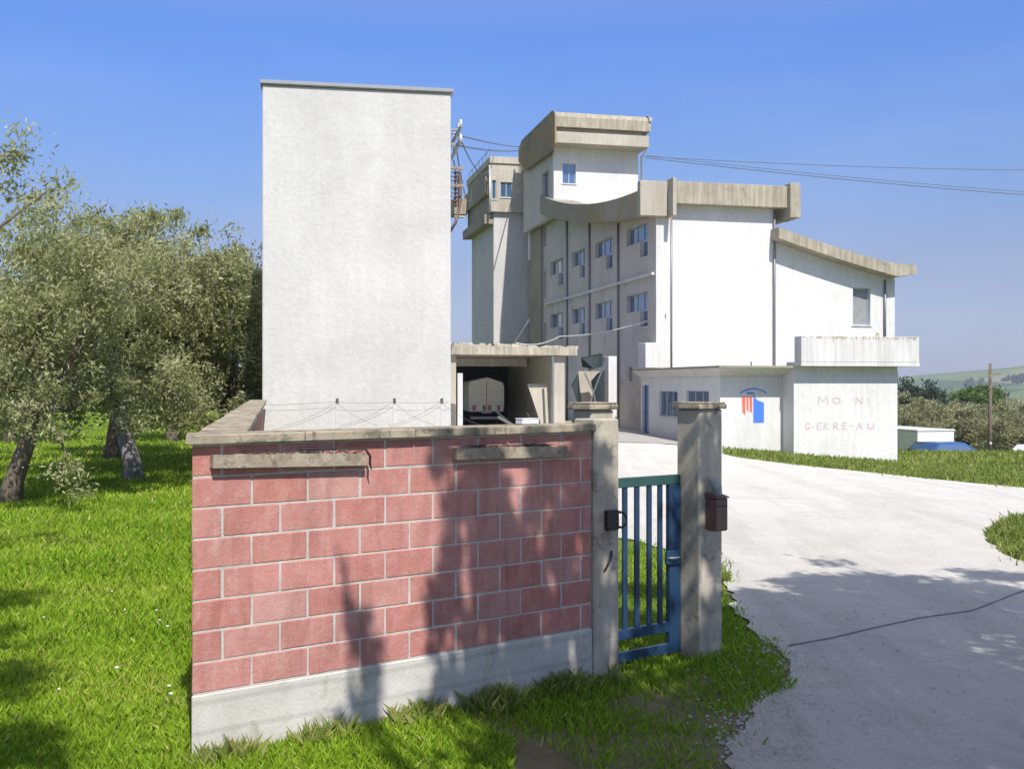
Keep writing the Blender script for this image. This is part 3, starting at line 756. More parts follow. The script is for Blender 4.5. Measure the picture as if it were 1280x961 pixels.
mu = MB()
for p0, p1, yb in ((927, 931.3, 517), (932.4, 935.2, 513.5), (936.2, 939.8, 515)):
    mu.prism([(mx(p0), mz(495)), (mx(p1), mz(495)), (mx(p1), mz(yb + 2)), (mx((p0 + p1) / 2), mz(yb - 2)), (mx(p0 + .8), mz(yb))], 'y', -.008, -.001)
mu.build('red_mural', M['mural_red'], ax)
# faded hand-painted letters
GL = {'M': [[(0, 0), (.05, 1), (.5, .3), (.9, 1), (1, 0)]], 'O': [[(.3, 0), (0, .3), (0, .75), (.35, 1), (.75, .9), (.9, .5), (.7, .08), (.3, 0)]],
      'N': [[(0, 0), (.05, 1), (.75, .05), (.8, 1)]], 'I': [[(.2, 0), (.22, 1)]], 'G': [[(.8, .85), (.4, 1), (0, .6), (.1, .15), (.5, 0), (.8, .3), (.5, .4)]],
      'E': [[(.8, 1), (.05, .95), (0, 0), (.8, .05)], [(.02, .5), (.6, .52)]], 'K': [[(0, 0), (.05, 1)], [(.75, 1), (.05, .45), (.8, 0)]],
      'R': [[(0, 0), (.03, 1), (.6, .95), (.6, .55), (.05, .5), (.75, 0)]], 'A': [[(0, 0), (.4, 1), (.8, 0)], [(.15, .38), (.66, .38)]],
      'U': [[(0, 1), (.05, .2), (.4, 0), (.75, .2), (.8, 1)]], '-': [[(.1, .5), (.6, .55)]]}
def letters(items, name):
    b = MB()
    for ch, p, y, wd, hh in items:
        x0 = 2.6 + (p - 992) * 4.4 / 130; z0 = 2.45 - (y - 480) * 40.3 / F; sx = wd * 4.4 / 130; sz = hh * 40.3 / F
        for st in GL[ch]:
            for (a, c) in zip(st[:-1], st[1:]):
                A = Vector((x0 + a[0] * sx, z0 + a[1] * sz)); B = Vector((x0 + c[0] * sx, z0 + c[1] * sz)); dn = (B - A).normalized() * .022; nn = Vector((-dn.y, dn.x))
                A = A - dn; B = B + dn
                b.prism([tuple(A - nn), tuple(B - nn), tuple(B + nn), tuple(A + nn)], 'y', -.906 - random.random() * .001, -.9005)
    b.build(name, M['faded_red'], ax)
letters([('M', 1022, 504, 12, 9), ('O', 1041, 504, 9, 7.5), ('N', 1069, 504.5, 10, 8), ('I', 1084, 504, 4, 7)], 'upper_lettering')
letters([('X', 0, 0, 0, 0)] if False else [('G', 1006.5, 536, 6, 8), ('-', 1014, 536, 4, 6), ('E', 1020.5, 536, 6.5, 8), ('K', 1029, 536, 7, 8), ('R', 1041, 536, 8, 8), ('E', 1052.5, 536, 6, 8), ('-', 1062, 536, 5, 7), ('A', 1070.5, 536, 8, 8), ('U', 1084, 536, 10, 7)], 'lower_lettering')

# ---------------------------------------------------------------- carport
cp = thing('carport', 'open concrete shed with flat stained roof between tower and mill', 'shed', (-2.68, 46.0, 0), 13)
b = MB(); b.hexa([(-3, 0, 3.77), (5.75, 0, 3.75), (5.2, 11, 3.75), (-3, 11, 3.77), (-3, 0, 4.25), (5.75, 0, 4.06), (5.2, 11, 4.06), (-3, 11, 4.25)]); b.build('roof_slab', M['weathered'], cp)
b = MB()
for k in range(70):
    x = random.uniform(-2.8, 5.6); b.bbox(x, x + random.uniform(.1, .4), random.uniform(.02, .3), .6, 4.05, 4.27 - (x + 3) * .022 + random.uniform(0, .1), .01)
b.build('roof_edge_moss', M['post'], cp)
box('side_wall', M['facade'], cp, 4.95, 5.2, .9, 10.8, -.2, 3.742)
box('corner_column', M['cream'], cp, 4.75, 5.25, .28, .88, -.2, 3.742)
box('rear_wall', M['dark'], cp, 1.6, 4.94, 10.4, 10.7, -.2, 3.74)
box('rear_beam', M['facade'], cp, -2.9, 1.6, 10.4, 10.7, 3.35, 3.74)
for x, y in ((-2.8, .3), (.02, .3), (-.1, 10.4), (.75, 10.4)): box('column', M['cream'], cp, x, x + .28, y, y + .28, -.2, 3.745)
box('cross_beam', M['facade'], cp, -.12, 4.8, 5.6, 5.9, 3.35, 3.742)
b = MB(); b.tube([(4.6, -.05, 3.7), (4.6, -.05, 0)], .06, 6); b.build('downpipe', M['pipe'], cp)
o = box('marker_post', M['white_stained'], None, -.11, .11, -.09, .09, 0, 2.75, .01); o.location = (-2.22, 45.2, .18); tag(o, 'square white post standing in front of the carport opening', 'post')
b = MB(); b.hexa([(-.5, 0, 0), (.4, 0, 0), (.4, .08, 0), (-.5, .08, 0), (-1.2, 0, 2.3), (-.2, 0, 2.3), (-.2, .08, 2.3), (-1.2, .08, 2.3)]); o = b.build('leaning_panel', M['cream']); o.location = (1.95, 48.0, .2); o.rotation_euler = (R(-8), 0, R(13)); tag(o, 'tan board leaning inside the carport', 'panel')
# parked van in the carport
v = thing('parked_van', 'dusty pale box van with faded orange panels, seen from behind in the carport', 'van', (-1.27, 52.6, .3), 8)
b = MB(); b.prism([(-.84, .80), (.84, .80), (.88, 1.2), (.88, 2.05), (.80, 2.25), (.05, 2.50), (-.80, 2.30), (-.88, 2.1), (-.88, 1.2)], 'y', 0, 3.8); b.build('body', M['van'], v)
box('bumper', M['greymetal'], v, -.8, .8, -.12, -.002, .42, .56, .02)
for x, m_ in ((-.70, 'orange'), (-.38, 'carwhite'), (-.20, 'orange'), (.08, 'orange'), (.38, 'carwhite'), (.52, 'orange')): box('reflector_panel', M[m_], v, x, x + .16, -.02, -.003, .86, 1.12)
box('number_plate', M['frame'], v, -.25, .25, -.015, -.003, .72, .84)
for x in (-.7, .7):
    for y in (.6, 3.1):
        b = MB(); b.tube([(x - .1, y, .32), (x + .1, y, .32)], .32, 14); b.build('wheel', M['tyre'], v)
b = MB(); b.box(-.012, .012, -.012, -.002, .9, 2.3); b.build('door_seam', M['dark'], v)
b = MB(); rj = random.Random(9)
cl = thing('scrap_heap', 'low heap of dark scrap poles and boards on the carport floor', 'scrap', (1.1, 50.0, .2), 13)
for k in range(9):
    b = MB(); a = Vector((rj.uniform(-1.2, 1.4), rj.uniform(-1, 1.5), rj.uniform(.1, .5))); d_ = Vector((rj.uniform(-.9, .9), rj.uniform(-.4, .4), rj.uniform(0, .9)))
    b.tube([a - d_ * .6, a + d_], rj.uniform(.03, .07), 6); b.build('pole', M['pipe'] if k % 2 else M['wood'], cl)
for k in range(4):
    x = rj.uniform(-1.2, 1.2); box('crate', M['post' if k % 2 else 'wood'], cl, x, x + rj.uniform(.4, .7), .3 * k - 1, .3 * k - .72, 0, rj.uniform(.3, .75), .02)
# torn tarps and slab beside the shed
o = box('concrete_fin', M['white'], None, -.2, .22, -.8, .8, 0, 3.7, .02); o.location = (4.63, 51.3, .1); o.rotation_euler = (0, 0, R(13)); tag(o, 'bright white upright slab between carport and mill', 'slab')
def tarp(px0, px1, pts, D, label):
    b = MB(); P = [((p - 640) * D / F, H - (y - 480) * D / F) for p, y in pts]
    cx = sum(p[0] for p in P) / len(P); cz = min(p[1] for p in P)
    n_ = len(P); vs = [(p[0] - cx, random.uniform(-.25, .25), p[1] - cz) for p in P]; vs += [(a, c_ + .03, d_) for a, c_, d_ in vs]
    b.add(vs, [tuple(range(n_)), tuple(range(2 * n_ - 1, n_ - 1, -1))] + [(i, n_ + i, n_ + (i + 1) % n_, (i + 1) % n_) for i in range(n_)])
    o = b.build('torn_tarp', M['tarp']); o.location = (cx, D, cz); tag(o, label, 'tarp', 'torn tarps beside the carport')
tarp(0, 0, [(726, 446), (738, 444), (752, 441), (756, 448), (752, 458), (742, 461), (728, 458)], 50.2, 'dark torn tarp bunched at the top beside the white slab')
tarp(0, 0, [(714, 480), (723, 466), (727, 503), (721, 502)], 50.6, 'dark blue triangular flap hanging at the carport corner')
tarp(0, 0, [(739, 476), (747, 466), (756, 462), (756, 520), (738, 520), (741, 490)], 50.4, 'tall dark cloth hanging low against the white slab')
o = box('block_panel', M['cream'], None, -.65, .45, 0, .15, 0, 3.0); o.location = (3.9, 51.6, .1); tag(o, 'tan upright panel behind the torn tarps', 'panel')
b = MB(); b.tube([(0, 0, 0), (.25, 0, 1.0), (.75, 0, 2.3)], .04, 6); b.tube([(.55, .02, 0), (.3, .02, 1.2), (-.1, .02, 2.1)], .04, 6); o = b.build('crossed_poles', M['pipe']); o.location = (3.55, 50.0, .9); tag(o, 'pair of thin crossed poles holding the torn tarps', 'poles')

# ---------------------------------------------------------------- far right: shed, cars, pole
def at(px, D, off=0): x = (px - 640) / F * D; return (x, D, zt(x, D) + off)
x_, y_, z_ = at(1147, 70)
t = thing('site_shed', 'white flat-roofed cabin beyond the grass bank', 'cabin', (x_, y_, -3.35), 13)
box('wall', M['carwhite'], t, 0, 2.75, 0, 6, 0, 2.7, .02); box('roof', M['carwhite'], t, -.06, 2.81, -.06, 6.06, 2.702, 2.80, .02)
box('door', M['shedgrey'], t, -.03, -.002, 2.2, 3.0, .1, 2.1)
def car(loc, rot, m, label, name='parked_car'):
    t = thing(name, label, 'car', loc, rot, 'cars parked below the grass bank')
    b = MB()
    b.prism([(-2.0, .35), (2.0, .35), (2.05, .6), (1.95, .85), (1.1, .95), (.98, .95), (-1.7, .97), (-2.0, .9), (-2.08, .6)], 'y', -.82, .82)
    b.hexa([(-1.75, -.76, .955), (1.1, -.76, .945), (1.1, .76, .945), (-1.75, .76, .955), (-1.3, -.6, 1.42), (.35, -.6, 1.45), (.35, .6, 1.45), (-1.3, .6, 1.42)])
    b.build('body', M[m], t)
    for sgn in (-1, 1):
        b = MB(); b.hexa([(-1.5, sgn * .74, 1.0), (.85, sgn * .74, 1.0), (.85, sgn * .75, 1.0), (-1.5, sgn * .75, 1.0), (-1.2, sgn * .625, 1.36), (.35, sgn * .625, 1.38), (.35, sgn * .64, 1.38), (-1.2, sgn * .64, 1.36)]); b.build('side_window', M['glass'], t)
    for x in (-1.3, 1.3):
        for y in (-.78, .78):
            b = MB(); b.tube([(x, y - .1, .32), (x, y + .1, .32)], .32, 14); w_ = b.build('wheel', M['tyre'], t)
    b = MB(); b.hexa([(1.12, -.7, .96), (1.13, .7, .96), (.42, .56, 1.42), (.41, -.56, 1.42), (1.14, -.7, .97), (1.15, .7, .97), (.44, .56, 1.43), (.43, -.56, 1.43)]); b.build('windscreen', M['glass'], t)
car(at(1190, 60.5, -.28), 12, 'carblue', 'blue car half hidden by the grass bank')
car(at(1160, 64), 95, 'cargreen', 'dark green car just left of the blue car, in front of the white cabin')
car(at(1302, 66), 15, 'carwhite', 'white car at the right edge below the olive trees')
p = at(1237, 68)
t = thing('utility_pole', 'bare wooden utility pole rising in front of the olive grove', 'pole', p)
b = MB(); b.tube([(0, 0, -.3), (.02, 0, 3.5), (.06, 0, 1.8 + 2.0 - p[2])], [.14, .12, .10], 10); b.build('pole', M['bark'], t, True)
box('number_plate', M['white_stained'], t, -.07, .07, -.17, -.15, 1.6, 1.75)

# ---------------------------------------------------------------- power lines
def cable(name, pts, sag, r, label, group, mat='wire'):
    b = MB(); P = [Vector(p) for p in pts]; out = []
    for a, c in zip(P[:-1], P[1:]):
        out += [a.lerp(c, k / 14) - Vector((0, 0, sag * 4 * (k / 14) * (1 - k / 14))) for k in range(15)]
    o0 = out[0].copy(); b.tube([p - o0 for p in out], r, 5); o = b.build(name, M[mat]); o.location = o0
    tag(o, label, 'cable', group)
def pt(px, y, D): return ((px - 640) * D / F, D, H - (y - 480) * D / F)
gp = 'power lines crossing behind the mill'
cable('power_line', [pt(800, 195, 73), pt(1500, 210, 100)], .5, .022, 'uppermost power line to the right of the mill roof', gp)
cable('power_line', [pt(808, 197, 73), pt(1500, 256, 90)], .4, .028, 'thick lower power line sloping to the right edge', gp)
cable('power_line', [pt(808, 194, 73), pt(1500, 252, 90)], .4, .02, 'middle power line just above the thick sloping one', gp)
gl = 'power lines from the white tower'
cable('power_line', [pt(566, 167, 24.6), pt(655, 183, 71)], .1, .02, 'upper line from the white tower to the rooftop room', gl)
cable('power_line', [pt(568, 181, 25.5), pt(655, 186, 71)], .15, .02, 'lower line from the white tower to the rooftop room', gl)
gs = 'slack drop wires between white tower and silo'
cable('drop_wire', [pt(573, 168, 25), pt(618, 190, 73)], 1.2, .018, 'upper slack wire dropping from white tower to silo roof', gs)
cable('drop_wire', [pt(570, 183, 25), pt(590, 240, 78)], 1.0, .018, 'lower slack wire ending at the silo platform', gs)
cable('drop_wire', [pt(567, 200, 25), pt(580, 236, 80)], .6, .018, 'steep slack wire close beside the white tower', gs)
cable('service_cable', [pt(645, 428, 58), pt(700, 420, 57), pt(834, 392, 49.0)], .25, .035, 'pale cable sagging across the grey mill facade', None, 'pipe_white')

# ---------------------------------------------------------------- foliage
def leaves(rng, blobs, n, size, clump=.35, shell=.55, up=.25, per=45):
    """quads in clumps inside ellipsoids; blobs: (centre, radii)"""
    vol = np.array([b[1][0] * b[1][1] * b[1][2] for b in blobs]) ** .5; pr = vol / vol.sum()
    nc = max(30, n // per)
    bi = rng.choice(len(blobs), nc, p=pr)
    C = np.array([b[0] for b in blobs])[bi]; Rr = np.array([b[1] for b in blobs])[bi]
    d = rng.normal(size=(nc, 3)); d /= np.linalg.norm(d, axis=1)[:, None]
    rad = (shell + (1.05 - shell) * rng.random(nc) ** .6)[:, None]
    cc = C + d * Rr * rad
    ctint = rng.random(nc)
    ci = rng.integers(0, nc, n)
    csz = clump * rng.uniform(.5, 1.3, nc)
    P = cc[ci] + rng.normal(size=(n, 3)) * csz[ci][:, None] * np.array([.62, .62, .5])
    # leaf direction follows the clump's outward twig direction with scatter
    dr = d[ci] * .6 + rng.normal(size=(n, 3)) * .7; dr[:, 2] += up; dr /= np.linalg.norm(dr, axis=1)[:, None]
    sd_ = np.cross(dr, rng.normal(size=(n, 3))); sd_ /= np.linalg.norm(sd_, axis=1)[:, None] + 1e-9
    L = size[0] * rng.uniform(.6, 1.3, n)[:, None]; Wd = size[1] * rng.uniform(.7, 1.2, n)[:, None]
    V = np.stack([P - dr * L * .5, P + sd_ * Wd * .5, P + dr * L * .5, P - sd_ * Wd * .5], axis=1)
    tint = np.clip(.08 + .55 * ctint[ci] + .4 * rng.random(n) ** 1.5, 0, 1)
    return V, tint
def limb(b, rng, p, q, r0, r1, n=6, wob=.08):
    p = Vector(p); q = Vector(q); L = (q - p).length
    pts = [p.lerp(q, k / n) + Vector(rng.normal(size=3)) * (wob * L * (1 if 0 < k < n else 0)) * .5 for k in range(n + 1)]
    b.tube(pts, [r0 + (r1 - r0) * (k / n) for k in range(n + 1)], 8)
    return pts
def tree(name, loc, h, r, seed, label, cat='tree', group=None, nleaf=16000, size=(.12, .04), mat='olive', bark='bark', trunk_h=1.5, lean=(0, 0), tr=.22, nb=9, extra=(), flatz=.62, clump=.27, low=.0):
    rng = np.random.default_rng(seed)
    t = thing(name, label, cat, loc, 0, group)
    b = MB(); lx, ly = lean
    tp = [Vector((0, 0, -.15)), Vector((lx * .15, ly * .15, trunk_h * .25)), Vector((lx * .55 + rng.normal() * .06, ly * .5, trunk_h * .6)), Vector((lx, ly, trunk_h))]
    b.tube(tp, [tr * 1.45, tr * 1.05, tr * .9, tr * .85], 10)
    b2 = MB(); top = tp[-1]
    blobs = []
    cz = trunk_h + (h - trunk_h) * .5
    for k in range(nb):
        a = 2 * math.pi * k / nb * 1.0 + rng.random() * .8; q = rng.uniform(.35, .72) * r
        zc = trunk_h + (h - trunk_h) * rng.uniform(.22 - low, .74); rb = r * rng.uniform(.38, .56)
        c = np.array([lx + q * math.cos(a), ly + q * math.sin(a), zc]); blobs.append((c, (rb, rb, rb * flatz * 1.25)))
        limb(b, rng, top - Vector((0, 0, .1)), Vector(c), tr * .5, .02)
    blobs.append((np.array([lx, ly, h - r * .42]), (r * .5, r * .5, r * .42)))
    blobs.append((np.array([lx + r * .25, ly - r * .2, h - r * .5]), (r * .4, r * .4, r * .5)))
    limb(b, rng, top - Vector((0, 0, .1)), (lx, ly, h - r * .5), tr * .55, .02)
    for c, rr in extra:
        blobs.append((np.array(c, float), rr)); limb(b, rng, top, c, tr * .4, .012)
    b.build('trunk', M[bark], t, True)
    V, ti = leaves(rng, blobs, nleaf, size, clump, .4, .25, 95)
    V = V[V[:, 0, 2] > .35] if False else V
    quads('crown', V, ti, M[mat], t)
    return t
gO = 'olive trees of the grove left of the wall'
tree('olive_tree', at(12, 21.8), 6.1, 3.3, 11, 'nearest olive with leaning dark trunk at the left edge', group=gO, nleaf=44000, size=(.12, .045), trunk_h=1.75, lean=(.5, .1), tr=.19, low=.06,
     extra=[((2.0, -1.9, 1.0), (.35, .35, .75)), ((1.2, -2.0, 1.9), (.6, .5, .5))])
tree('olive_tree', at(168, 26.5), 6.9, 3.5, 12, 'olive with whitish slanting trunk standing second from the left edge', group=gO, nleaf=54000, size=(.13, .05), trunk_h=2.0, lean=(-.55, .2), tr=.21, bark='trunkwhite', low=.08, extra=[((1.7, -1.8, 2.0), (1.0, .9, .8)), ((-1.9, -1.7, 2.1), (.8, .8, .7)), ((.5, -2.6, 2.3), (.9, .7, .6))])
tree('olive_tree', at(270, 30), 6.2, 3.1, 13, 'olive tree closest to the white tower, crown touching its left edge', group=gO, nleaf=64000, size=(.14, .055), trunk_h=1.5, lean=(.3, 0), low=.14, extra=[((-1.7, -1.6, 1.9), (1.0, .9, .8)), ((.4, -2.3, 1.9), (1.1, .8, .8)), ((1.9, -1.2, 2.2), (.9, .8, .9)), ((0, -1.9, 3.4), (1.5, .8, 1.0))])
tree('olive_tree', (-8.9, 12.6, 0), 6.3, 2.55, 14, 'olive mostly outside the left edge with leafy twigs reaching in against the sky', group=gO, nleaf=26000, size=(.085, .03), trunk_h=1.6, tr=.22, clump=.22,
     extra=[((3.35, 0, 4.75), (.5, .3, .22)), ((2.9, .1, 5.25), (.22, .2, .32)), ((2.6, 0, 4.4), (.6, .5, .4)), ((2.7, -2.4, .9), (.16, .16, .28))])
ROW = [(-12.5, 33, 6.6, 3.2), (-17.5, 30, 6.6, 3.3), (-7.5, 38, 6.4, 3.0), (-13.5, 42, 6.8, 3.4), (-19.5, 41, 6.6, 3.4), (-10.0, 50, 6.6, 3.2), (-17.0, 53, 6.8, 3.4), (-24.5, 52, 7, 3.4), (-13, 66, 7, 3.6), (-21, 68, 7, 3.6), (-30, 66, 7, 3.8)]
base = {}
lab = ['olive behind the gap between the two nearest trunks', 'olive at the left edge, one row behind the leaning trunk', 'olive in the second row just left of the white tower', 'third-row olive seen between the near trunks',
       'third-row olive near the left edge', 'fourth-row olive nearest the white tower', 'fourth-row olive in the middle of the grove', 'fourth-row olive at the far left',
       'last-row olive closest to the white tower', 'last-row olive in the middle of the grove', 'last-row olive at the far left']
def copy_tree(src, loc, rot, sc, label, group=None):
    c = src.copy(); S.collection.objects.link(c); c.location = loc; c.rotation_euler = (0, 0, rot); c.scale = sc; c['label'] = label
    if group: c['group'] = group
    for ch in list(src.children):
        d = ch.copy(); S.collection.objects.link(d); d.parent = c
    return c
protos = []
for i, (x, y, h_, r_) in enumerate(ROW):
    if i < 3:
        protos.append((tree('olive_tree', (x, y, zt(x, y)), h_, r_, 20 + i, lab[i], group=gO, nleaf=26000, size=(.17, .07), trunk_h=1.6, lean=(.2, 0), low=.1), h_))
    else:
        src, hs = protos[i % 3]; k = h_ / hs
        copy_tree(src, (x, y, zt(x, y)), 1.1 * i, (k, k, k), lab[i])
# far grove on the right
gF = 'olive trees beyond the grass bank'
labs = ['grey-green olive directly behind the white cabin', 'olive behind the right end of the white cabin', 'olive left of the utility pole', 'olive just right of the utility pole', 'olive at the right edge, near row, with a visible leaning trunk']
fp = tree('olive_tree', at(1140, 88), 5.6, 3.4, 40, labs[0], group=gF, nleaf=9000, size=(.26, .12), mat='olive_far', clump=.5, trunk_h=1.2, low=.15)
for i, (p_, D) in enumerate([(1178, 92), (1212, 90), (1246, 94), (1276, 84)]):
    copy_tree(fp, at(p_, D), 1.7 * i + .6, (1, 1, random.uniform(.8, .92)), labs[i + 1])
labs2 = ['second-row olive left of the others beyond the cabin', 'second-row olive above the cabin roof', 'second-row olive before the rounded green tree', 'second-row olive beside the utility pole', 'second-row olive near the right edge', 'second-row olive outermost at the right']
for i, p_ in enumerate((1125, 1155, 1188, 1222, 1256, 1292)):
    copy_tree(fp, at(p_, 112 + 5 * (i % 2)), 2.3 * i, (1.15, 1.15, random.uniform(.84, .94)), labs2[i])
tree('round_tree', at(1224, 150), 7.9, 3.6, 50, 'rounded bright green tree rising above the far olives', group=None, nleaf=12000, size=(.5, .28), mat='green', clump=.8, trunk_h=1.6, nb=10)
gd = 'dark trees at the back of the valley'
dk = tree('dark_tree', at(1130, 165), 9.0, 5.5, 51, 'dark green tree leftmost at the back of the valley', group=gd, nleaf=9000, size=(.5, .3), mat='darkgreen', clump=.8, trunk_h=1.6)
copy_tree(dk, at(1158, 172), 2, (.95, .95, .98), 'dark green tree second from left at the back of the valley')
copy_tree(dk, at(1184, 180), 4, (.8, .8, .85), 'dark green tree beside the rounded bright green one')
# hedgerow woods on the far slopes
rng = np.random.default_rng(3)
bl = []
for p_, D, w_, y in [(1219, 1750, 14, 471), (1212, 1750, 9, 473), (1268, 1600, 15, 467), (1278, 1600, 18, 465), (1290, 1600, 22, 464), (1160, 1900, 16, 478), (1137, 1900, 14, 479), (1250, 1250, 10, 488)]:
    x = (p_ - 640) / F * D; z = H - (y - 480) * D / F; bl.append((np.array([x, D, z - 8]), (w_, 18, 5)))
V_, ti = leaves(rng, bl, 2600, (4, 3), 3)
tag(quads('far_wood', V_, ti, M['darkgreen']), 'patches of dark wood on the far hillside', 'wood', kind='stuff')

# ---------------------------------------------------------------- roadside trees behind the camera that shade wall and road
SH = Vector((-math.sin(SUN_AZ), -math.cos(SUN_AZ), 0)) / math.tan(SUN_EL)   # ground shift per metre of height
def shade_tree(loc, targets, label, seed, nleaf, size, tr=.2, clump=.22, per=45, stems=()):
    """targets: (point on ground or wall, height of the foliage above it, radii)"""
    rng = np.random.default_rng(seed); t = thing('roadside_tree', label, 'tree', loc, 0, 'roadside trees behind the camera')
    b = MB(); blobs = []; L0 = Vector(loc)
    zs = []
    fork = Vector((0, 0, 3.4)); b.tube([(0, 0, -.2), (.05, 0, 1.6), fork], [tr * 1.4, tr, tr * .8], 10)
    for (T, hh, rad) in targets:
        c = Vector(T) - SH * hh + Vector((0, 0, hh)) - L0
        blobs.append((np.array(c), rad)); limb(b, rng, fork, c, tr * .4, .015, 6, .05)
    for (A, B_, hh, r_) in stems:
        a = Vector(A) - SH * hh + Vector((0, 0, hh)) - L0; c = Vector(B_) - SH * hh + Vector((0, 0, hh)) - L0
        limb(b, rng, a, c, r_, r_ * .3, 6, .04)
    b.build('trunk', M['bark'], t, True)
    V_, ti = leaves(rng, blobs, nleaf, size, clump, .2, .25, per)
    quads('crown', V_, ti, M['green'], t)
def g2(px, y, z=0): D = (H - z) * F / (y - 480); return ((px - 640) * D / F, D, z)
def wp(x, z): p = wl(x, 0, z); return (p.x, p.y, p.z)
T1 = [(g2(1010, 790), 7.5, (1.3, 1.3, .8)), (g2(1130, 800), 7.0, (1.7, 1.5, .8)), (g2(1230, 830), 7.0, (1.6, 1.5, .8)), (g2(1100, 870), 7, (1.5, 1.4, .8)), (g2(1000, 900), 7, (1.2, 1.1, .7)),
      (g2(1270, 760), 7.5, (1.5, 1.3, .7)), (g2(1180, 760), 7.5, (1.5, 1.4, .6)), (g2(1080, 765), 7.5, (1.3, 1.2, .6)), (g2(1230, 930), 7, (1.5, 1.3, .8)), (g2(1120, 950), 7, (1.4, 1.2, .8)), (g2(1010, 750), 7.5, (.7, .7, .4)), (g2(960, 765), 7.5, (.5, .6, .4)),
      (g2(1060, 732), 7.8, (.9, .5, .4)), (g2(1150, 728), 7.8, (1.0, .6, .4)), (g2(900, 940), 7, (1.0, .9, .6)), (g2(800, 950), 7, (.7, .6, .5)), (g2(930, 840), 7.5, (.6, .6, .4)), (g2(915, 775), 7.2, (.35, .5, .3)), (g2(960, 800), 7.2, (.5, .5, .3)), (g2(930, 745), 7.4, (.3, .25, .15)), (g2(985, 730), 7.6, (.4, .2, .12)), (g2(1040, 705), 7.6, (.35, .2, .12)), (g2(1255, 720), 7.4, (.5, .4, .2)), (g2(960, 870), 7.4, (.6, .6, .4)), (g2(800, 740), 6.6, (.5, .5, .25)), (g2(830, 780), 6.6, (.4, .4, .25))]
shade_tree((9.0, .5, 0), T1, 'broad leafy roadside tree shading the road in front of the gate', 61, 56000, (.15, .08), .24)
rt = random.Random(12)
T2 = []; STEMS = [(wp(1.32, -.2), wp(1.0, 1.35), 6.2, .03)]
for (xa, za, xb, zb_) in ((2.15, -.2, 1.95, 1.5), (2.2, -.2, 2.25, 2.0), (2.5, -.2, 2.35, 1.75), (2.55, 0, 2.75, 1.95), (2.9, -.2, 2.6, 1.3), (2.95, -.1, 3.1, 1.9), (3.3, -.2, 2.95, 1.5), (3.3, .0, 3.35, 1.8), (1.75, -.1, 1.9, .9), (3.5, -.1, 3.5, 1.5)):
    hh = rt.uniform(5.7, 6.4); STEMS.append((wp(xa, za), wp(xb, zb_), hh, rt.uniform(.012, .03)))
    n_ = int(abs(zb_ - za) / .13)
    for k in range(n_):
        if rt.random() < .24: continue
        f_ = (k + .5) / n_; w_ = .035 + .10 * f_ * rt.random() + .03
        T2.append((wp(xa + (xb - xa) * f_ + rt.uniform(-.09, .09), za + (zb_ - za) * f_), hh, (w_, w_, w_ * rt.uniform(.7, 1.6))))
for k in range(16): T2.append((wp(rt.uniform(1.8, 3.5), rt.uniform(1.5, 2.0)), 6.1, (rt.uniform(.06, .16), .08, rt.uniform(.05, .10))))
T2 += [(wp(1.08, 1.25), 6.2, (.02, .02, .16)), (wp(1.12, .95), 6.2, (.045, .04, .2)), (wp(1.2, .65), 6.2, (.10, .06, .2)), (wp(1.3, .4), 6.2, (.16, .1, .16)), (wp(1.2, .1), 6.2, (.2, .1, .1)),
       (wp(4.68, 1.75), 6, (.07, .07, .14)), (wp(4.62, 1.2), 6, (.12, .1, .25)), (wp(4.75, .9), 6, (.12, .1, .2)), (wp(4.75, .35), 6, (.3, .3, .25)), (wp(4.1, .9), 6, (.3, .2, .4)), (wp(3.9, .2), 6, (.4, .3, .3)), (g2(760, 870), 6.5, (.45, .35, .25)), (g2(860, 860), 6.5, (.6, .5, .3)), (g2(700, 930), 6.5, (.6, .5, .3)), (g2(640, 900), 6.5, (.35, .3, .2)), (g2(620, 950), 6.5, (.5, .3, .2)), (g2(800, 960), 6.5, (.6, .4, .2)), (g2(780, 900), 6.5, (.45, .35, .2)), (g2(900, 900), 6.5, (.4, .35, .2))]
shade_tree((4.6, -3.0, 0), T2, 'slender roadside tree casting dappled shade on the block wall', 62, 60000, (.075, .032), .15, .045, 60, STEMS)
T3 = [(g2(-30, 760), 8.5, (.6, .7, .4)), (g2(-20, 860), 8.2, (.5, .6, .4)), (g2(20, 935), 8, (.45, .5, .3)), (g2(-90, 820), 8, (.9, 1.0, .5))]
shade_tree((.2, -1.8, 0), T3, 'tall roadside tree shading the left corner of the lawn', 63, 7000, (.12, .055), .15)

# hose lying across the road
HP = [g2(p_, y_, .03) for p_, y_ in ((985, 806), (1040, 796), (1090, 784), (1150, 771), (1215, 762), (1290, 733), (1340, 722))]
b = MB(); b.tube(HP, .007, 6); tag(b.build('hose', M['pipe'], None, True), 'thin black hose lying across the shaded part of the dirt road', 'hose')
# ---------------------------------------------------------------- grass
def blades(name, X, Y, hts, wid, label, mat='grass', seed=1, tlo=0, thi=1):
    rng = np.random.default_rng(seed); n = len(X)
    Z = zf(X, Y) - .01; P = np.stack([X, Y, Z], 1)
    a = rng.random(n) * 2 * math.pi; s_ = np.stack([np.cos(a), np.sin(a), np.zeros(n)], 1)
    bend = rng.normal(size=(n, 3)) * .35; bend[:, 2] = 0
    hh = hts[:, None]; ww = wid[:, None]
    up = np.array([0, 0, 1.0])
    V_ = np.stack([P - s_ * ww * .5, P + s_ * ww * .5, P + up * hh * .6 + bend * hh * .35 + s_ * ww * .3, P + up * hh + bend * hh], 1)
    pn = (np.sin(X * 1.3 + 2 * np.sin(Y * .7)) + np.sin(Y * 1.9 + X * .6)) * .1
    t_ = np.clip(rng.random(n) * .62 + .16 + 1.9 * pn * rng.random(n), 0, 1) * (thi - tlo) + tlo
    t_[rng.random(n) < .035] = 1.0
    return tag(quads(name, V_, t_, M[mat]), label, 'grass', kind='stuff')
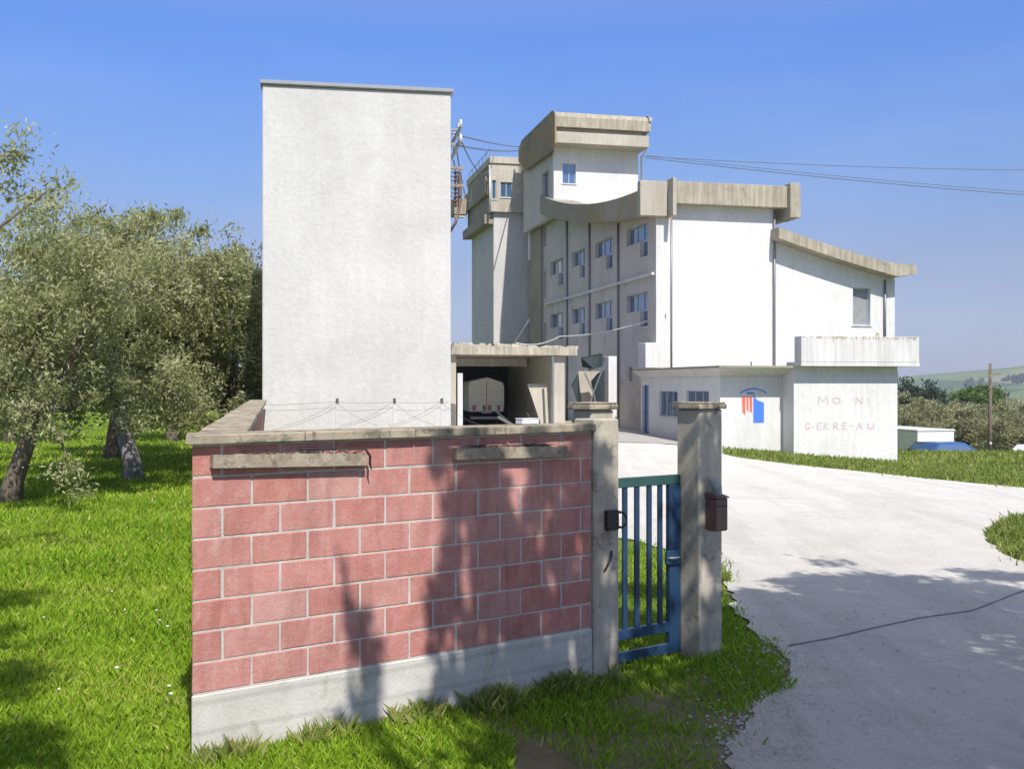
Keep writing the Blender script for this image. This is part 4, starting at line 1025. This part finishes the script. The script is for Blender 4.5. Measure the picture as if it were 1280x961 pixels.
rng = np.random.default_rng(5)
def scatter(n, pxr, Dr, power=1.0):
    u = rng.random(n); D = 1 / ((1 / Dr[0]) + u * ((1 / Dr[1]) - (1 / Dr[0])))   # density falls with distance
    p = rng.uniform(*pxr, n); return (p - 640) / F * D, D
cw, sw = math.cos(R(WR)), math.sin(R(WR))
def wall_local(X, Y): dx = X + 2.06; dy = Y - 6.8; return cw * dx + sw * dy, -sw * dx + cw * dy
# lawn on the left
X, Y = scatter(380000, (-330, 640), (6.2, 120)); lx, ly = wall_local(X, Y)
sx = -2.075 - math.sin(R(12.6)) * (Y - 6.93)
keep = (ly < -.02) & (X > -3) & (lx < 1.9) & (X < .8) | (X < sx - .03); keep &= ~((ly > -.02) & (lx > 0) & (ly < .26)); X, Y = X[keep], Y[keep]
blades('lawn', X, Y, rng.uniform(.035, .10, len(X)) * (1 + .015 * np.minimum(Y, 45)), .006 + .0012 * Y, 'bright green uncut grass of the olive grove lawn', seed=2)
# foot of the wall, gate and pier
X, Y = scatter(70000, (480, 1060), (6.0, 19)); lx, ly = wall_local(X, Y)
jn = np.sin(X * 5.1 + 1.3 * np.sin(Y * 3.7)) * .13 + rng.normal(size=len(X)) * np.where(rng.random(len(X)) < .3, .13, .05); edge = inpoly(X + jn, Y + jn * .6, ROADS); pat = np.sin(X * 3.3 + np.sin(Y * 4.1)) + np.sin(Y * 2.7 + X * 1.9) + rng.normal(size=len(X)) * .7; ok = ~edge & ((pat > -1.5) | (Y > 9.3)) & ((Y > 7.35) | (rng.random(len(X)) < .45)) & ~((lx > -.02) & (lx < 3.6) & (ly > -.03) & (ly < .25)) & ~((lx > 4.54) & (lx < 4.85) & (ly > -.01) & (ly < .3))
ok &= (ly > .3) | (lx > 1.9 + .6 * rng.random(len(X)))
X, Y = X[ok], Y[ok]
blades('gate_grass', X, Y, rng.uniform(.03, .085, len(X)) * (1 + .4 * (np.sin(X * 4) > .3)), .005 + .0007 * Y, 'darker grass growing round the foot of the gate and pier', seed=3, thi=.8)
# dry tufts at the wall base and verge
lxs = np.concatenate([rng.uniform(1.6, 3.5, 2200), rng.uniform(-.1, 1.9, 1300)]); lys = -np.abs(rng.normal(0, .12, 3500)) - .02
X = -2.06 + cw * lxs - sw * lys; Y = 6.8 + sw * lxs + cw * lys
blades('dry_tuft', X, Y, rng.uniform(.04, .20, len(X)) * (.5 + .5 * (np.sin(lxs * 9) > -.2)), np.full(len(X), .006), 'yellowed dry tufts along the base of the block wall', 'drygrass', 4, .05, 1)
# grass banks right
X, Y = scatter(110000, (895, 1400), (13, 62)); jn = np.sin(X * 1.7 + 1.3 * np.sin(Y * 1.1)) * .3 + rng.normal(size=len(X)) * np.where(rng.random(len(X)) < .25, .45, .1); ok = ~inpoly(X + jn * .4, Y + jn, ROADS)
c13, s13 = math.cos(R(13)), math.sin(R(13)); dx, dy = X - 7.94, Y - 40.3; u_, v_ = c13 * dx + s13 * dy, -s13 * dx + c13 * dy
ok &= ~((u_ > -.0) & (u_ < 7.0) & (v_ > -.0 - .9 * (u_ > 2.6)) & (v_ < 30)); ok &= ~((u_ < .0) & (v_ > -1.5)); X, Y = X[ok], Y[ok]
blades('bank_grass', X, Y, rng.uniform(.05, .14, len(X)) * (1 + .006 * Y), .008 + .0016 * Y, 'sunlit grass bank in front of the lettered outbuilding and by the road', 'drygrass', 6, 0, .75)
# daisies
rf = random.Random(4)
b = MB()
for k in range(16):
    p_, y_ = rf.uniform(5, 230), 640 + 310 * rf.random() ** 1.2; x, D, _ = g2(p_, y_)
    z = .13; r_ = rf.uniform(.010, .018)
    b.tube([(x, D, z), (x, D, z + .006)], r_, 7)
tag(b.build('daisies', M['petal']), 'small white daisies scattered in the lawn', 'flowers', kind='stuff')
# pebbles on the dirt road near the pier
b = MB()
for k in range(1500):
    p_, y_ = rf.uniform(900, 1280), rf.uniform(740, 960); x, D, _ = g2(p_, y_)
    if rf.random() < .75: x, D, _ = g2(rf.gauss(955, 35), rf.uniform(800, 955))
    r_ = rf.uniform(.004, .015) * (1.6 if rf.random() < .06 else 1); z = .022
    pts = [(x + r_ * math.cos(a) * rf.uniform(.8, 1.3), D + r_ * math.sin(a) * rf.uniform(.8, 1.3), z - .002) for a in np.linspace(0, 6.28, 7)[:-1]]
    vs = pts + [(q[0] * .6 + x * .4, q[1] * .6 + D * .4, z + r_ * .8) for q in pts]
    b.add(vs, [tuple(range(6, 12))] + [(i, (i + 1) % 6, 6 + (i + 1) % 6, 6 + i) for i in range(6)])
tag(b.build('pebbles', M['road']), 'loose white pebbles on the dirt road by the pier', 'pebbles', kind='stuff')
